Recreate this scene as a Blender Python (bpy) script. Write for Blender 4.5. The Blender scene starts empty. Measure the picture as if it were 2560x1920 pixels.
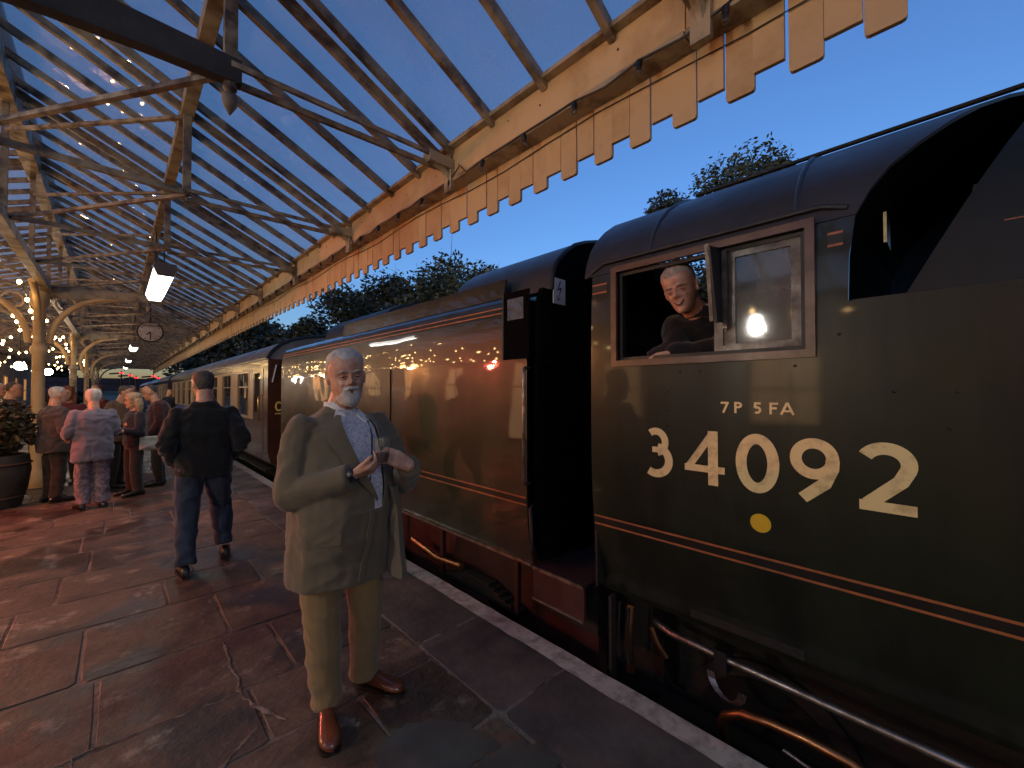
import bpy, math, random
from math import sin, cos, pi, radians, sqrt, exp
from mathutils import Vector, Matrix, noise
random.seed(7)
R = random.Random(11)
sc = bpy.context.scene
col = sc.collection

# ------------------------------------------------------------------ camera, sky, exposure
CAMH = 1.6
cam_d = bpy.data.cameras.new('camera'); cam = bpy.data.objects.new('camera', cam_d); col.objects.link(cam)
cam.location = (0, 0, CAMH)
cam.rotation_euler = (radians(91.05), 0, radians(-43.6))
cam_d.lens = 14.62; cam_d.sensor_width = 36; cam_d.clip_start = .03; cam_d.clip_end = 3000
sc.camera = cam
world = bpy.data.worlds.new('World'); sc.world = world; world.use_nodes = True
wn = world.node_tree.nodes; wl = world.node_tree.links
for n in list(wn): wn.remove(n)
wo = wn.new('ShaderNodeOutputWorld'); bg = wn.new('ShaderNodeBackground')
sky = wn.new('ShaderNodeTexSky'); sky.sky_type = 'NISHITA'; sky.sun_disc = False
sky.sun_elevation = radians(3.4); sky.sun_rotation = radians(250); sky.ozone_density = 3.8; sky.air_density = 1.0; sky.dust_density = 1.0
tint = wn.new('ShaderNodeMix'); tint.data_type = 'RGBA'; tint.blend_type = 'MULTIPLY'; tint.inputs[0].default_value = 1
tint.inputs[7].default_value = (1.10, 0.90, .98, 1)
wl.new(sky.outputs[0], tint.inputs[6]); wl.new(tint.outputs[2], bg.inputs[0])
bg.inputs[1].default_value = 0.135
wl.new(bg.outputs[0], wo.inputs[0])
sc.view_settings.view_transform = 'Standard'; sc.view_settings.look = 'None'
LS = 0.262          # lamp scale that goes with the dusk exposure
sc.view_settings.exposure = 1.84; sc.view_settings.gamma = 1
sc.render.engine = 'CYCLES'
cy = sc.cycles
cy.use_denoising = True
try: cy.denoiser = 'OPENIMAGEDENOISE'
except Exception: pass
cy.max_bounces = 8; cy.transparent_max_bounces = 24; cy.diffuse_bounces = 3; cy.glossy_bounces = 4
cy.sample_clamp_indirect = 0.8; cy.sample_clamp_direct = 0; cy.caustics_reflective = False; cy.caustics_refractive = False
cy.use_light_tree = True

# ------------------------------------------------------------------ materials
def nodes_of(name):
    m = bpy.data.materials.new(name); m.use_nodes = True
    nt = m.node_tree
    return m, nt, nt.nodes, nt.links, nt.nodes['Principled BSDF']
def coords(nt, scale=1.0, rand=True, stretch=(1, 1, 1)):
    N, L = nt.nodes, nt.links
    tc = N.new('ShaderNodeTexCoord'); mp = N.new('ShaderNodeMapping'); L.new(tc.outputs['Object'], mp.inputs[0])
    mp.inputs['Scale'].default_value = [scale * s for s in stretch]
    if rand:
        oi = N.new('ShaderNodeObjectInfo'); mu = N.new('ShaderNodeMath'); mu.operation = 'MULTIPLY'; mu.inputs[1].default_value = 37
        L.new(oi.outputs['Random'], mu.inputs[0]); L.new(mu.outputs[0], mp.inputs['Location'])
    return mp.outputs[0]
def mat(name, c, rough=.6, metal=0, c2=None, scale=4, detail=6, mix_lo=.35, mix_hi=.7, bump=0, bscale=40, bdist=.004, coat=0, crough=.1,
        rnd=0, spec=.5, rvar=.12, sheen=0, stretch=(1, 1, 1), rand=True, bdet=4):
    m, nt, N, L, B = nodes_of(name)
    v = coords(nt, 1, rand, stretch)
    if c2 is None: c2 = [x * .62 for x in c]
    nz = N.new('ShaderNodeTexNoise'); nz.inputs['Scale'].default_value = scale; nz.inputs['Detail'].default_value = detail
    nz.inputs['Roughness'].default_value = .62
    L.new(v, nz.inputs['Vector'])
    rp = N.new('ShaderNodeValToRGB'); L.new(nz.outputs['Fac'], rp.inputs[0])
    rp.color_ramp.elements[0].position = mix_lo; rp.color_ramp.elements[0].color = (*c2, 1)
    rp.color_ramp.elements[1].position = mix_hi; rp.color_ramp.elements[1].color = (*c, 1)
    out = rp.outputs[0]
    if rnd:
        oi = N.new('ShaderNodeObjectInfo'); hs = N.new('ShaderNodeHueSaturation'); mr = N.new('ShaderNodeMapRange')
        L.new(oi.outputs['Random'], mr.inputs[0]); mr.inputs[3].default_value = 1 - rnd; mr.inputs[4].default_value = 1 + rnd
        L.new(mr.outputs[0], hs.inputs['Value']); L.new(out, hs.inputs['Color']); out = hs.outputs[0]
    L.new(out, B.inputs['Base Color'])
    r = N.new('ShaderNodeMapRange'); L.new(nz.outputs['Fac'], r.inputs[0]); r.inputs[1].default_value = .3; r.inputs[2].default_value = .7
    lo_, hi_ = max(.02, rough - rvar), min(1, rough + rvar)
    if lo_ < .285 < hi_: lo_, hi_ = (.29, hi_) if rough > .285 else (lo_, .265)
    r.inputs[3].default_value = hi_; r.inputs[4].default_value = lo_
    L.new(r.outputs[0], B.inputs['Roughness'])
    B.inputs['Metallic'].default_value = metal; B.inputs['Specular IOR Level'].default_value = spec
    B.inputs['Coat Weight'].default_value = coat; B.inputs['Coat Roughness'].default_value = crough
    if sheen: B.inputs['Sheen Weight'].default_value = sheen
    if bump:
        n2 = N.new('ShaderNodeTexNoise'); n2.inputs['Scale'].default_value = bscale; n2.inputs['Detail'].default_value = bdet
        L.new(v, n2.inputs['Vector']); b = N.new('ShaderNodeBump'); b.inputs['Strength'].default_value = bump
        b.inputs['Distance'].default_value = bdist; L.new(n2.outputs['Fac'], b.inputs['Height']); L.new(b.outputs[0], B.inputs['Normal'])
        L.new(b.outputs[0], B.inputs['Coat Normal'])
    return m
def emis(name, c, s, c2=None):
    m, nt, N, L, B = nodes_of(name)
    B.inputs['Base Color'].default_value = (*(c2 or c), 1); B.inputs['Emission Color'].default_value = (*c, 1)
    B.inputs['Emission Strength'].default_value = s * LS; B.inputs['Roughness'].default_value = .3
    return m
def glass(name, tintc=(.82, .86, .9), dirt_haze=.12, dcol=(.25, .27, .3), rough=.03, refl=1.0, alpha=1.0, dscale=2.5, trans=0):
    m, nt, N, L, B = nodes_of(name); N.remove(B)
    o = N['Material Output']; tr = N.new('ShaderNodeBsdfTransparent'); tr.inputs[0].default_value = (*tintc, 1)
    gl = N.new('ShaderNodeBsdfGlossy'); gl.inputs['Roughness'].default_value = rough
    lw = N.new('ShaderNodeLayerWeight'); lw.inputs[0].default_value = .5
    pw = N.new('ShaderNodeMath'); pw.operation = 'POWER'; pw.inputs[1].default_value = 4.5; L.new(lw.outputs['Facing'], pw.inputs[0])
    mu = N.new('ShaderNodeMath'); mu.operation = 'MULTIPLY_ADD'; mu.use_clamp = True; mu.inputs[1].default_value = .9 * min(1, refl); mu.inputs[2].default_value = .045 * refl; L.new(pw.outputs[0], mu.inputs[0])
    mx = N.new('ShaderNodeMixShader'); L.new(mu.outputs[0], mx.inputs[0]); L.new(tr.outputs[0], mx.inputs[1]); L.new(gl.outputs[0], mx.inputs[2])
    df = N.new('ShaderNodeBsdfDiffuse'); df.inputs[0].default_value = (*dcol, 1)
    if trans:
        tl = N.new('ShaderNodeBsdfTranslucent'); tl.inputs[0].default_value = (*dcol, 1); dm = N.new('ShaderNodeMixShader'); dm.inputs[0].default_value = trans
        L.new(df.outputs[0], dm.inputs[1]); L.new(tl.outputs[0], dm.inputs[2]); df = dm
    nz = N.new('ShaderNodeTexNoise'); nz.inputs['Scale'].default_value = dscale; nz.inputs['Detail'].default_value = 7
    L.new(coords(nt, 1), nz.inputs['Vector'])
    mr = N.new('ShaderNodeMapRange'); L.new(nz.outputs['Fac'], mr.inputs[0]); mr.inputs[1].default_value = .35; mr.inputs[2].default_value = .75
    mr.inputs[3].default_value = dirt_haze * (.6 if trans else .25); mr.inputs[4].default_value = dirt_haze
    m2 = N.new('ShaderNodeMixShader'); L.new(mr.outputs[0], m2.inputs[0]); L.new(mx.outputs[0], m2.inputs[1]); L.new(df.outputs[0], m2.inputs[2])
    b = N.new('ShaderNodeBump'); b.inputs['Strength'].default_value = .05; b.inputs['Distance'].default_value = .01
    nb = N.new('ShaderNodeTexNoise'); nb.inputs['Scale'].default_value = 1.7; L.new(coords(nt, 1), nb.inputs['Vector'])
    L.new(nb.outputs['Fac'], b.inputs['Height']); L.new(b.outputs[0], gl.inputs['Normal'])
    L.new(m2.outputs[0], o.inputs[0])
    return m

CREAM = mat('cream painted wood', (.60, .44, .24), .5, c2=(.44, .29, .14), scale=3, mix_lo=.3, mix_hi=.52, bump=.25, bscale=25, rnd=.06, spec=.35)
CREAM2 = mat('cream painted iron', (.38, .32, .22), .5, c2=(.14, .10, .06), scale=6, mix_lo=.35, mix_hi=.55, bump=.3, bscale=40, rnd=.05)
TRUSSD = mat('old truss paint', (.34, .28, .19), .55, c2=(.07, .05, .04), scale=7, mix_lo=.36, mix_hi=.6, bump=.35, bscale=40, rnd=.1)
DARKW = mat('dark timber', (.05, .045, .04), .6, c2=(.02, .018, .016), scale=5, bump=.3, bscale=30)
PANE = glass('roof glass', (.98, .97, .96), .30, (.86, .82, .78), .0, 1.1, trans=.75)
STONE = mat('flagstone', (.20, .15, .12), .55, c2=(.085, .062, .05), scale=3.4, detail=9, mix_lo=.36, mix_hi=.64, bump=.55, bscale=14, bdist=.012, rnd=.22, rvar=.2, spec=.5)
MORTAR = mat('mortar', (.15, .13, .11), .85, c2=(.05, .042, .036), scale=3.3, mix_lo=.42, mix_hi=.55, bump=.9, bscale=22, bdist=.02)
COPING = mat('coping stone', (.12, .105, .10), .5, c2=(.035, .03, .03), scale=2, bump=.5, bscale=20, bdist=.01, rnd=.15, rvar=.2)
LOCO = mat('loco green', (.014, .019, .011), .42, c2=(.0065, .0085, .0055), scale=5, mix_lo=.4, mix_hi=.6, stretch=(1, 1, .16), coat=.55, crough=.06, bump=.17, bscale=3.5, bdist=.02, rvar=.08, bdet=0, spec=.25)
TENDG = mat('tender green', (.034, .036, .016), .40, c2=(.020, .021, .010), scale=3, coat=1.0, crough=.03, bump=.22, bscale=3.0, bdist=.02, rvar=.08, bdet=0, spec=.3)
ROOFG = mat('loco roof paint', (.035, .034, .036), .48, c2=(.02, .02, .022), scale=3, bump=.2, bscale=9, coat=.3, crough=.25)
CASG = mat('dark casing paint', (.012, .016, .011), .6, c2=(.006, .007, .006), scale=2.5, bump=.3, bscale=5)
STEEL2 = mat('dull window metal', (.20, .185, .17), .45, metal=.6, c2=(.07, .06, .055), scale=10, bump=.2, bscale=40)
VOID = mat('matt black', (.004, .004, .004), .95, spec=.05)
BLACK = mat('black paint', (.006, .006, .0065), .5, c2=(.004, .004, .004), scale=5, bump=.2, bscale=12)
SOOT = mat('sooty black', (.012, .011, .011), .7, c2=(.005, .005, .005), scale=6, bump=.5, bscale=18, bdist=.01)
ORANGEL = mat('orange lining', (.40, .15, .055), .5, c2=(.26, .09, .035), scale=20)
NUMY = mat('cream numerals', (.80, .64, .31), .5, c2=(.56, .43, .20), scale=14, mix_lo=.35, mix_hi=.5, bump=.1, bscale=60)
YELDOT = mat('yellow spot', (.80, .50, .03), .45, c2=(.7, .42, .03), scale=9)
STEEL = mat('worn steel', (.45, .43, .42), .32, metal=.9, c2=(.15, .12, .1), scale=9, bump=.2, bscale=40)
COPPER = mat('copper pipe', (.55, .27, .12), .3, metal=.95, c2=(.22, .10, .05), scale=8, bump=.15, bscale=30)
BRASS = mat('brass', (.75, .5, .18), .25, metal=.95, c2=(.4, .25, .08), scale=8)
WOODF = mat('varnished window frame', (.13, .06, .033), .35, c2=(.06, .028, .016), scale=8, coat=.3)
CHOC = mat('chocolate coach paint', (.085, .032, .02), .25, c2=(.05, .02, .013), scale=3, coat=.8, bump=.08, bscale=4, bdist=.02)
COACHC = mat('cream coach paint', (.58, .43, .25), .3, c2=(.44, .31, .17), scale=3, coat=.6, rnd=.04)
COACHR = mat('coach roof', (.20, .19, .19), .45, c2=(.11, .10, .10), scale=2)
MAROON = mat('maroon underframe', (.06, .018, .018), .55, c2=(.03, .01, .01), scale=4, bump=.3, bscale=20)
WINGL = glass('dusty window glass', (.5, .52, .52), .55, (.26, .27, .27), .05, 2.6, dscale=5)  # dust layer also carries a painted grey reflection haze
COACHGL = glass('coach glass', (.5, .5, .5), .12, (.3, .28, .26), .02, 1.8)
WHITEP = mat('white paint', (.8, .8, .78), .5)
RUST = mat('rusty rail', (.10, .05, .03), .6, c2=(.05, .025, .018), scale=12)
BALL = mat('ballast', (.05, .045, .04), .95, c2=(.025, .022, .02), scale=16, mix_lo=.45, mix_hi=.6, bump=1, bscale=18, bdist=.06)
GRASSM = mat('dark grass', (.03, .045, .018), .9, c2=(.015, .02, .01), scale=.6, bump=.6, bscale=5, bdist=.1)
BARK = mat('bark', (.05, .04, .03), .9, bump=.6, bscale=12, bdist=.02)
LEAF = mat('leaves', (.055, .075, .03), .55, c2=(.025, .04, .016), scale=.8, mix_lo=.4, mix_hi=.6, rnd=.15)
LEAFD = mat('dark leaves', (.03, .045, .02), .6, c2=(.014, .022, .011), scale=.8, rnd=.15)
PLANTM = mat('planter leaves', (.06, .05, .02), .55, c2=(.05, .04, .015), scale=4)
WALLM = mat('station stone wall', (.42, .33, .23), .8, c2=(.26, .19, .13), scale=2.5, bump=.4, bscale=12, bdist=.01, rnd=.12)
BRICKD = mat('dark bridge', (.03, .035, .05), .9)
LAMPW = emis('tube glow', (1, .97, .90), 6)
LAMPE = mat('lamp end', (.12, .11, .11), .5)
BULB = emis('warm bulb', (1, .62, .24), 34)
BULBOFF = mat('black holder', (.01, .01, .01), .4)
CLEAR = glass('unlit bulb glass', (.8, .8, .8), .1)
FLOODW = emis('white globe', (1, .96, .88), 60)
SODIUM = emis('warm globe', (1, .45, .14), 60)
REDG = emis('red globe', (1, .06, .03), 30)
REDS = emis('red signal', (1, .02, .03), 3)
WINLIT = emis('lit window', (1, .6, .28), 1.4)
CLOCKF = mat('clock face', (.62, .57, .52), .4)
SKIN = mat('skin', (.60, .35, .24), .45, c2=(.46, .21, .14), scale=22, mix_lo=.35, mix_hi=.6, bump=.1, bscale=120, bdist=.002)
for m_ in (SKIN,):
    b_ = m_.node_tree.nodes['Principled BSDF']; b_.inputs['Subsurface Weight'].default_value = .12; b_.inputs['Subsurface Radius'].default_value = (.012, .004, .002)
def cloth(name, c, c2=None, scale=9, bump=.35, bscale=260, **k):
    return mat(name, c, .88, c2=c2 or [x * .88 for x in c], scale=scale, bump=bump, bscale=bscale, bdist=.002, spec=.2, sheen=.25, rand=False, **k)
BLAZER = cloth('olive brown wool', (.150, .120, .078), (.130, .104, .067))
TROUS = cloth('tan cotton', (.27, .18, .085), (.23, .155, .07))
SHIRT = mat('patterned shirt', (.60, .58, .60), .8, c2=(.38, .37, .42), scale=85, detail=2, mix_lo=.40, mix_hi=.52, rand=False)
COLLARW = cloth('white collar', (.75, .74, .72))
BLKCL = cloth('black jacket', (.012, .012, .013))
DENIM = cloth('blue denim', (.045, .06, .095), (.025, .032, .055), scale=14)
BROWNL = mat('brown leather', (.20, .055, .022), .28, c2=(.10, .028, .014), scale=12, coat=.6, bump=.15, bscale=60, rand=False)
DARKL = mat('dark leather', (.02, .016, .014), .35, coat=.3)
HAIRW = mat('grey hair', (.62, .58, .54), .7, c2=(.36, .33, .30), scale=40, stretch=(1, 1, .25), bump=.8, bscale=120, bdist=.004, rand=False)
HAIRM = mat('steel grey hair', (.46, .42, .38), .7, c2=(.24, .21, .19), scale=40, bump=.8, bscale=120, bdist=.004, rand=False)
HAIRD = mat('dark grey hair', (.10, .085, .075), .7, c2=(.05, .04, .035), scale=40, bump=.8, bscale=90, bdist=.004)
HAIRR = mat('red hair', (.28, .10, .04), .6, c2=(.14, .045, .02), scale=30, bump=.8, bscale=60, bdist=.006)
HAIRB = mat('blond hair', (.45, .33, .2), .6, c2=(.28, .19, .1), scale=30, bump=.8, bscale=60, bdist=.006)
DRINK = glass('drinking glass', (.93, .94, .94), .03, (.8, .8, .8), .01, 1.4)
EYEW = mat('eye white', (.30, .25, .22), .3); EYED = mat('dark iris', (.02, .015, .01), .2)
LIP = mat('lips', (.20, .07, .055), .5); MOUTHD = mat('mouth line', (.17, .07, .055), .6); TEETH = mat('teeth', (.6, .56, .5), .4)

def stone_mat():
    m, nt, N, L, B = nodes_of('worn flagstone')
    v = coords(nt, 1, True); g = N.new('ShaderNodeNewGeometry')
    def noise_(vec, sc_, det, ro=.6):
        n = N.new('ShaderNodeTexNoise'); n.inputs['Scale'].default_value = sc_; n.inputs['Detail'].default_value = det; n.inputs['Roughness'].default_value = ro; L.new(vec, n.inputs['Vector']); return n.outputs['Fac']
    def ramp(f, p0, p1):
        r = N.new('ShaderNodeMapRange'); L.new(f, r.inputs[0]); r.inputs[1].default_value = p0; r.inputs[2].default_value = p1; return r.outputs[0]
    def mix(f, a, b, mode='MIX'):
        x = N.new('ShaderNodeMix'); x.data_type = 'RGBA'; x.blend_type = mode
        if f is not None: L.new(f, x.inputs[0])
        else: x.inputs[0].default_value = 1
        for k, q in ((6, a), (7, b)):
            if hasattr(q, '__len__'): x.inputs[k].default_value = (*q, 1)
            else: L.new(q, x.inputs[k])
        return x.outputs[2]
    n1 = noise_(v, 4.0, 10, .68); wpos = g.outputs['Position']; wet = noise_(wpos, 1.15, 6, .6); pale = noise_(wpos, 3.1, 11, .72); fine = noise_(wpos, 30, 5, .6)
    base = mix(ramp(n1, .32, .68), (.056, .042, .032), (.145, .106, .074))
    base = mix(ramp(fine, .35, .7), mix(None, base, (.7, .68, .66), 'MULTIPLY'), base)
    wm = ramp(wet, .47, .56); base = mix(wm, base, mix(None, base, (.48, .46, .46), 'MULTIPLY'))
    pm = ramp(pale, .565, .66); base = mix(pm, base, (.235, .19, .15))
    oi = N.new('ShaderNodeObjectInfo'); hs = N.new('ShaderNodeHueSaturation'); mr = N.new('ShaderNodeMapRange'); L.new(oi.outputs['Random'], mr.inputs[0]); mr.inputs[3].default_value = .72; mr.inputs[4].default_value = 1.25
    L.new(mr.outputs[0], hs.inputs['Value']); L.new(base, hs.inputs['Color']); L.new(hs.outputs[0], B.inputs['Base Color'])
    rr_ = N.new('ShaderNodeMapRange'); L.new(wm, rr_.inputs[0]); rr_.inputs[3].default_value = .68; rr_.inputs[4].default_value = .36; L.new(rr_.outputs[0], B.inputs['Roughness'])
    big = noise_(wpos, 5.0, 8, .62); ad = N.new('ShaderNodeMath'); ad.operation = 'MULTIPLY_ADD'; ad.inputs[1].default_value = .22; L.new(fine, ad.inputs[0]); L.new(big, ad.inputs[2])
    b = N.new('ShaderNodeBump'); b.inputs['Strength'].default_value = .75; b.inputs['Distance'].default_value = .022; L.new(ad.outputs[0], b.inputs['Height']); L.new(b.outputs[0], B.inputs['Normal'])
    return m
STONE = stone_mat()
# ------------------------------------------------------------------ mesh helpers
class MB:
    def __init__(s): s.v = []; s.f = []
    def add(s, vs, fs, M=None):
        o = len(s.v)
        for p in vs: s.v.append(tuple(M @ Vector(p)) if M else tuple(p))
        for f in fs: s.f.append(tuple(i + o for i in f))
        return s
    def box(s, x0, x1, y0, y1, z0, z1, M=None):
        return s.add([(x0, y0, z0), (x1, y0, z0), (x1, y1, z0), (x0, y1, z0), (x0, y0, z1), (x1, y0, z1), (x1, y1, z1), (x0, y1, z1)],
                     [(0, 3, 2, 1), (4, 5, 6, 7), (0, 1, 5, 4), (1, 2, 6, 5), (2, 3, 7, 6), (3, 0, 4, 7)], M)
    def bar(s, a, b, w, h, up=(0, 0, 1)):
        a = Vector(a); b = Vector(b); d = (b - a).normalized(); u = Vector(up)
        side = d.cross(u)
        if side.length < 1e-4: side = d.cross(Vector((1, 0, 0)))
        side.normalize(); u = side.cross(d).normalized()
        vs = []
        for p in (a, b):
            for i, j in ((-1, -1), (1, -1), (1, 1), (-1, 1)): vs.append(p + side * (i * w / 2) + u * (j * h / 2))
        return s.add(vs, [(0, 1, 2, 3), (7, 6, 5, 4), (0, 4, 5, 1), (1, 5, 6, 2), (2, 6, 7, 3), (3, 7, 4, 0)])
    def tube(s, pts, rad, seg=8, cap=True):
        pts = [Vector(p) for p in pts]; n = len(pts)
        if not hasattr(rad, '__len__'): rad = [rad] * n
        ref = None; rings = []
        for i, p in enumerate(pts):
            d = (pts[min(i + 1, n - 1)] - pts[max(i - 1, 0)])
            d = d.normalized() if d.length > 1e-9 else Vector((0, 0, 1))
            if ref is None:
                ref = Vector((0, 0, 1)) if abs(d.z) < .9 else Vector((1, 0, 0))
            a = (ref - d * ref.dot(d)); a = a.normalized(); ref = a; b = d.cross(a)
            rr = rad[i]; rx, ry = rr if hasattr(rr, '__len__') else (rr, rr)
            rings.append([p + a * (cos(2 * pi * k / seg) * rx) + b * (sin(2 * pi * k / seg) * ry) for k in range(seg)])
        return s.loft(rings, cap)
    def loft(s, rings, cap=True):
        m = len(rings[0]); vs = [p for r in rings for p in r]; fs = []
        for i in range(len(rings) - 1):
            for k in range(m):
                k2 = (k + 1) % m; fs.append((i * m + k, i * m + k2, (i + 1) * m + k2, (i + 1) * m + k))
        if cap:
            fs.append(tuple(range(m - 1, -1, -1))); fs.append(tuple((len(rings) - 1) * m + k for k in range(m)))
        return s.add(vs, fs)
    def capsule(s, a, b, ra, rb, seg=12):
        a = Vector(a); b = Vector(b); d = (b - a); L = d.length
        if L < 1e-6: d = Vector((0, 0, 1)); L = 1e-6
        d = d / L; pts = []; rr = []
        for k in range(5):
            t = pi / 2 * (1 - k / 4); pts.append(a - d * (ra * sin(t))); rr.append(max(1e-4, ra * cos(t)))
        for k in range(5):
            t = pi / 2 * k / 4; pts.append(b + d * (rb * sin(t))); rr.append(max(1e-4, rb * cos(t)))
        return s.tube(pts, rr, seg)
    def chain(s, pts, rad, seg=12):
        for i in range(len(pts) - 1): s.capsule(pts[i], pts[i + 1], rad[i], rad[i + 1], seg)
        return s
    def ell(s, c, r, M=None, nu=16, nv=10):
        c = Vector(c); rings = []
        for j in range(nv + 1):
            t = pi * j / nv; rings.append([Vector((r[0] * max(sin(t), 1e-4) * cos(2 * pi * k / nu), r[1] * max(sin(t), 1e-4) * sin(2 * pi * k / nu), -r[2] * cos(t))) for k in range(nu)])
        if M: rings = [[M @ p for p in q] for q in rings]
        return s.loft([[p + c for p in q] for q in rings])
    def prism(s, poly, y0, y1):          # poly of (x,z), extruded along y
        n = len(poly); vs = [(x, y0, z) for x, z in poly] + [(x, y1, z) for x, z in poly]
        fs = [(i, (i + 1) % n, n + (i + 1) % n, n + i) for i in range(n)]
        return s.add(vs, fs + [tuple(range(n - 1, -1, -1)), tuple(range(n, 2 * n))])
    def xf(s, M): s.v = [tuple(M @ Vector(p)) for p in s.v]; return s
    def mesh(s, name, smooth=None):
        me = bpy.data.meshes.new(name); me.from_pydata([tuple(p) for p in s.v], [], s.f); me.validate(); me.update()
        fix_normals(me)
        if smooth is not None: smooth_mesh(me, smooth)
        return me
    def build(s, name, m, parent=None, smooth=None, off=None):
        if off is None and parent is not None: off = world_off(parent)
        if off: s.v = [(p[0] - off[0], p[1] - off[1], p[2] - off[2]) for p in s.v]
        return link(name, s.mesh(name, smooth), m, parent)
import bmesh
def fix_normals(me):
    bm = bmesh.new(); bm.from_mesh(me); bmesh.ops.recalc_face_normals(bm, faces=bm.faces); bm.to_mesh(me); bm.free()
def smooth_mesh(me, ang=40):
    for p in me.polygons: p.use_smooth = True
    if ang < 180: me.set_sharp_from_angle(angle=radians(ang))
def world_off(o):
    v = Vector((0, 0, 0))
    while o is not None: v += o.location; o = o.parent
    return v
def link(name, me, m, parent=None):
    o = bpy.data.objects.new(name, me); col.objects.link(o)
    if m is not None:
        me.materials.clear(); me.materials.append(m)
    if parent is not None: o.parent = parent
    return o
def tag(o, label=None, cat=None, group=None, kind=None):
    if label: o['label'] = label
    if cat: o['category'] = cat
    if group: o['group'] = group
    if kind: o['kind'] = kind
    return o
def thing(name, label, cat, loc=(0, 0, 0), rz=0, group=None):
    o = bpy.data.objects.new(name, None); col.objects.link(o); o.location = loc; o.rotation_euler = (0, 0, rz); o.empty_display_size = .1
    return tag(o, label, cat, group)
def inst(name, me, parent, loc=(0, 0, 0), rot=(0, 0, 0), scale=(1, 1, 1)):
    o = bpy.data.objects.new(name, me); col.objects.link(o); o.parent = parent; o.location = loc; o.rotation_euler = rot; o.scale = scale
    return o
def copy_tree(o, parent=None):
    c = o.copy(); col.objects.link(c); c.parent = parent
    for ch in [x for x in bpy.data.objects if x.parent == o]: copy_tree(ch, c)
    return c
def fuse(mb, name, m, parent=None, voxel=.01, it=4, wr=0, wscale=9, fac=.5, dec=None):
    """voxel-fuse overlapping shapes into one continuous skin"""
    me = mb.mesh('tmp'); o = bpy.data.objects.new('tmp', me); col.objects.link(o)
    rm = o.modifiers.new('r', 'REMESH'); rm.mode = 'VOXEL'; rm.voxel_size = voxel
    if it:
        sm = o.modifiers.new('s', 'SMOOTH'); sm.iterations = it; sm.factor = fac
    dg = bpy.context.evaluated_depsgraph_get(); new = bpy.data.meshes.new_from_object(o.evaluated_get(dg))
    bpy.data.objects.remove(o); bpy.data.meshes.remove(me)
    if wr:
        nn = [v.normal.copy() for v in new.vertices]
        for v, n in zip(new.vertices, nn):
            p = v.co * wscale
            a = noise.noise(Vector((p.x * 1.3, p.y * 1.3, p.z * .55))) + .4 * noise.noise(Vector((p.x * 2.9, p.y * 2.9, p.z * 2.0)) + Vector((7, 3, 1)))
            wv = noise.noise(p * .6) * 1.2; a += .75 - 2.1 * abs(noise.noise(Vector((p.x * .9 + wv, p.y * .9, p.z * 1.25 + wv))))
            v.co += n * (wr * a)
    new.name = name
    smooth_mesh(new, 180)
    return link(name, new, m, parent)
def area(name, loc, rot, sx, sy, power, c, parent=None, spread=None):
    ld = bpy.data.lights.new(name, 'AREA'); ld.shape = 'RECTANGLE'; ld.size = sx; ld.size_y = sy; ld.energy = power * LS; ld.color = c
    if spread: ld.spread = spread
    o = bpy.data.objects.new(name, ld); col.objects.link(o); o.location = loc; o.rotation_euler = rot
    if parent: o.parent = parent
    return o
def point(name, loc, power, c, r=.06, parent=None):
    ld = bpy.data.lights.new(name, 'POINT'); ld.energy = power * LS; ld.color = c; ld.shadow_soft_size = r
    o = bpy.data.objects.new(name, ld); col.objects.link(o); o.location = loc
    if parent: o.parent = parent
    return o
def spot(name, loc, target, power, c, ang, blend=.5, r=.05):
    ld = bpy.data.lights.new(name, 'SPOT'); ld.energy = power * LS; ld.color = c; ld.spot_size = radians(ang); ld.spot_blend = blend; ld.shadow_soft_size = r
    o = bpy.data.objects.new(name, ld); col.objects.link(o); o.location = loc
    o.rotation_euler = (Vector(target) - Vector(loc)).to_track_quat('-Z', 'Y').to_euler()
    return o

# ------------------------------------------------------------------ ground, platform, track
EX = 2.04            # platform edge
g = MB(); n = 60
vs = []; fs = []
for j in range(n + 1):
    for i in range(n + 1):
        x = -150 + 400 * i / n; y = -60 + 700 * j / n
        rise = max(0, x - 9.5); z = -1.12 + min(9, rise * .16) if x > 9.5 else -1.12
        z += (max(0, y - 170)) * .004
        vs.append((x, y, z))
for j in range(n):
    for i in range(n): a = j * (n + 1) + i; fs.append((a, a + 1, a + n + 2, a + n + 1))
g.add(vs, fs); tag(g.build('ground', GRASSM, smooth=180), kind='structure')
b = MB().box(2.3, 9.3, -20, 160, -1.115, -1.02); tag(b.build('trackbed', BALL), kind='structure')
for tx in (3.49, 7.0):
    for s in (-.718, .718):
        r = MB(); prof = [(-.07, 0), (.07, 0), (.07, .015), (.012, .03), (.012, .11), (.035, .12), (.035, .155), (-.035, .155), (-.035, .12), (-.012, .11), (-.012, .03), (-.07, .015)]
        r.prism([(tx + s + a, -1.07 + c) for a, c in prof], -20, 160)
        tag(r.build('rail', RUST), 'worn steel running rail of the ' + ('track under the train' if tx < 5 else 'empty track beyond the train') + (', nearer rail' if s < 0 else ', farther rail'), 'rail')

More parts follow.
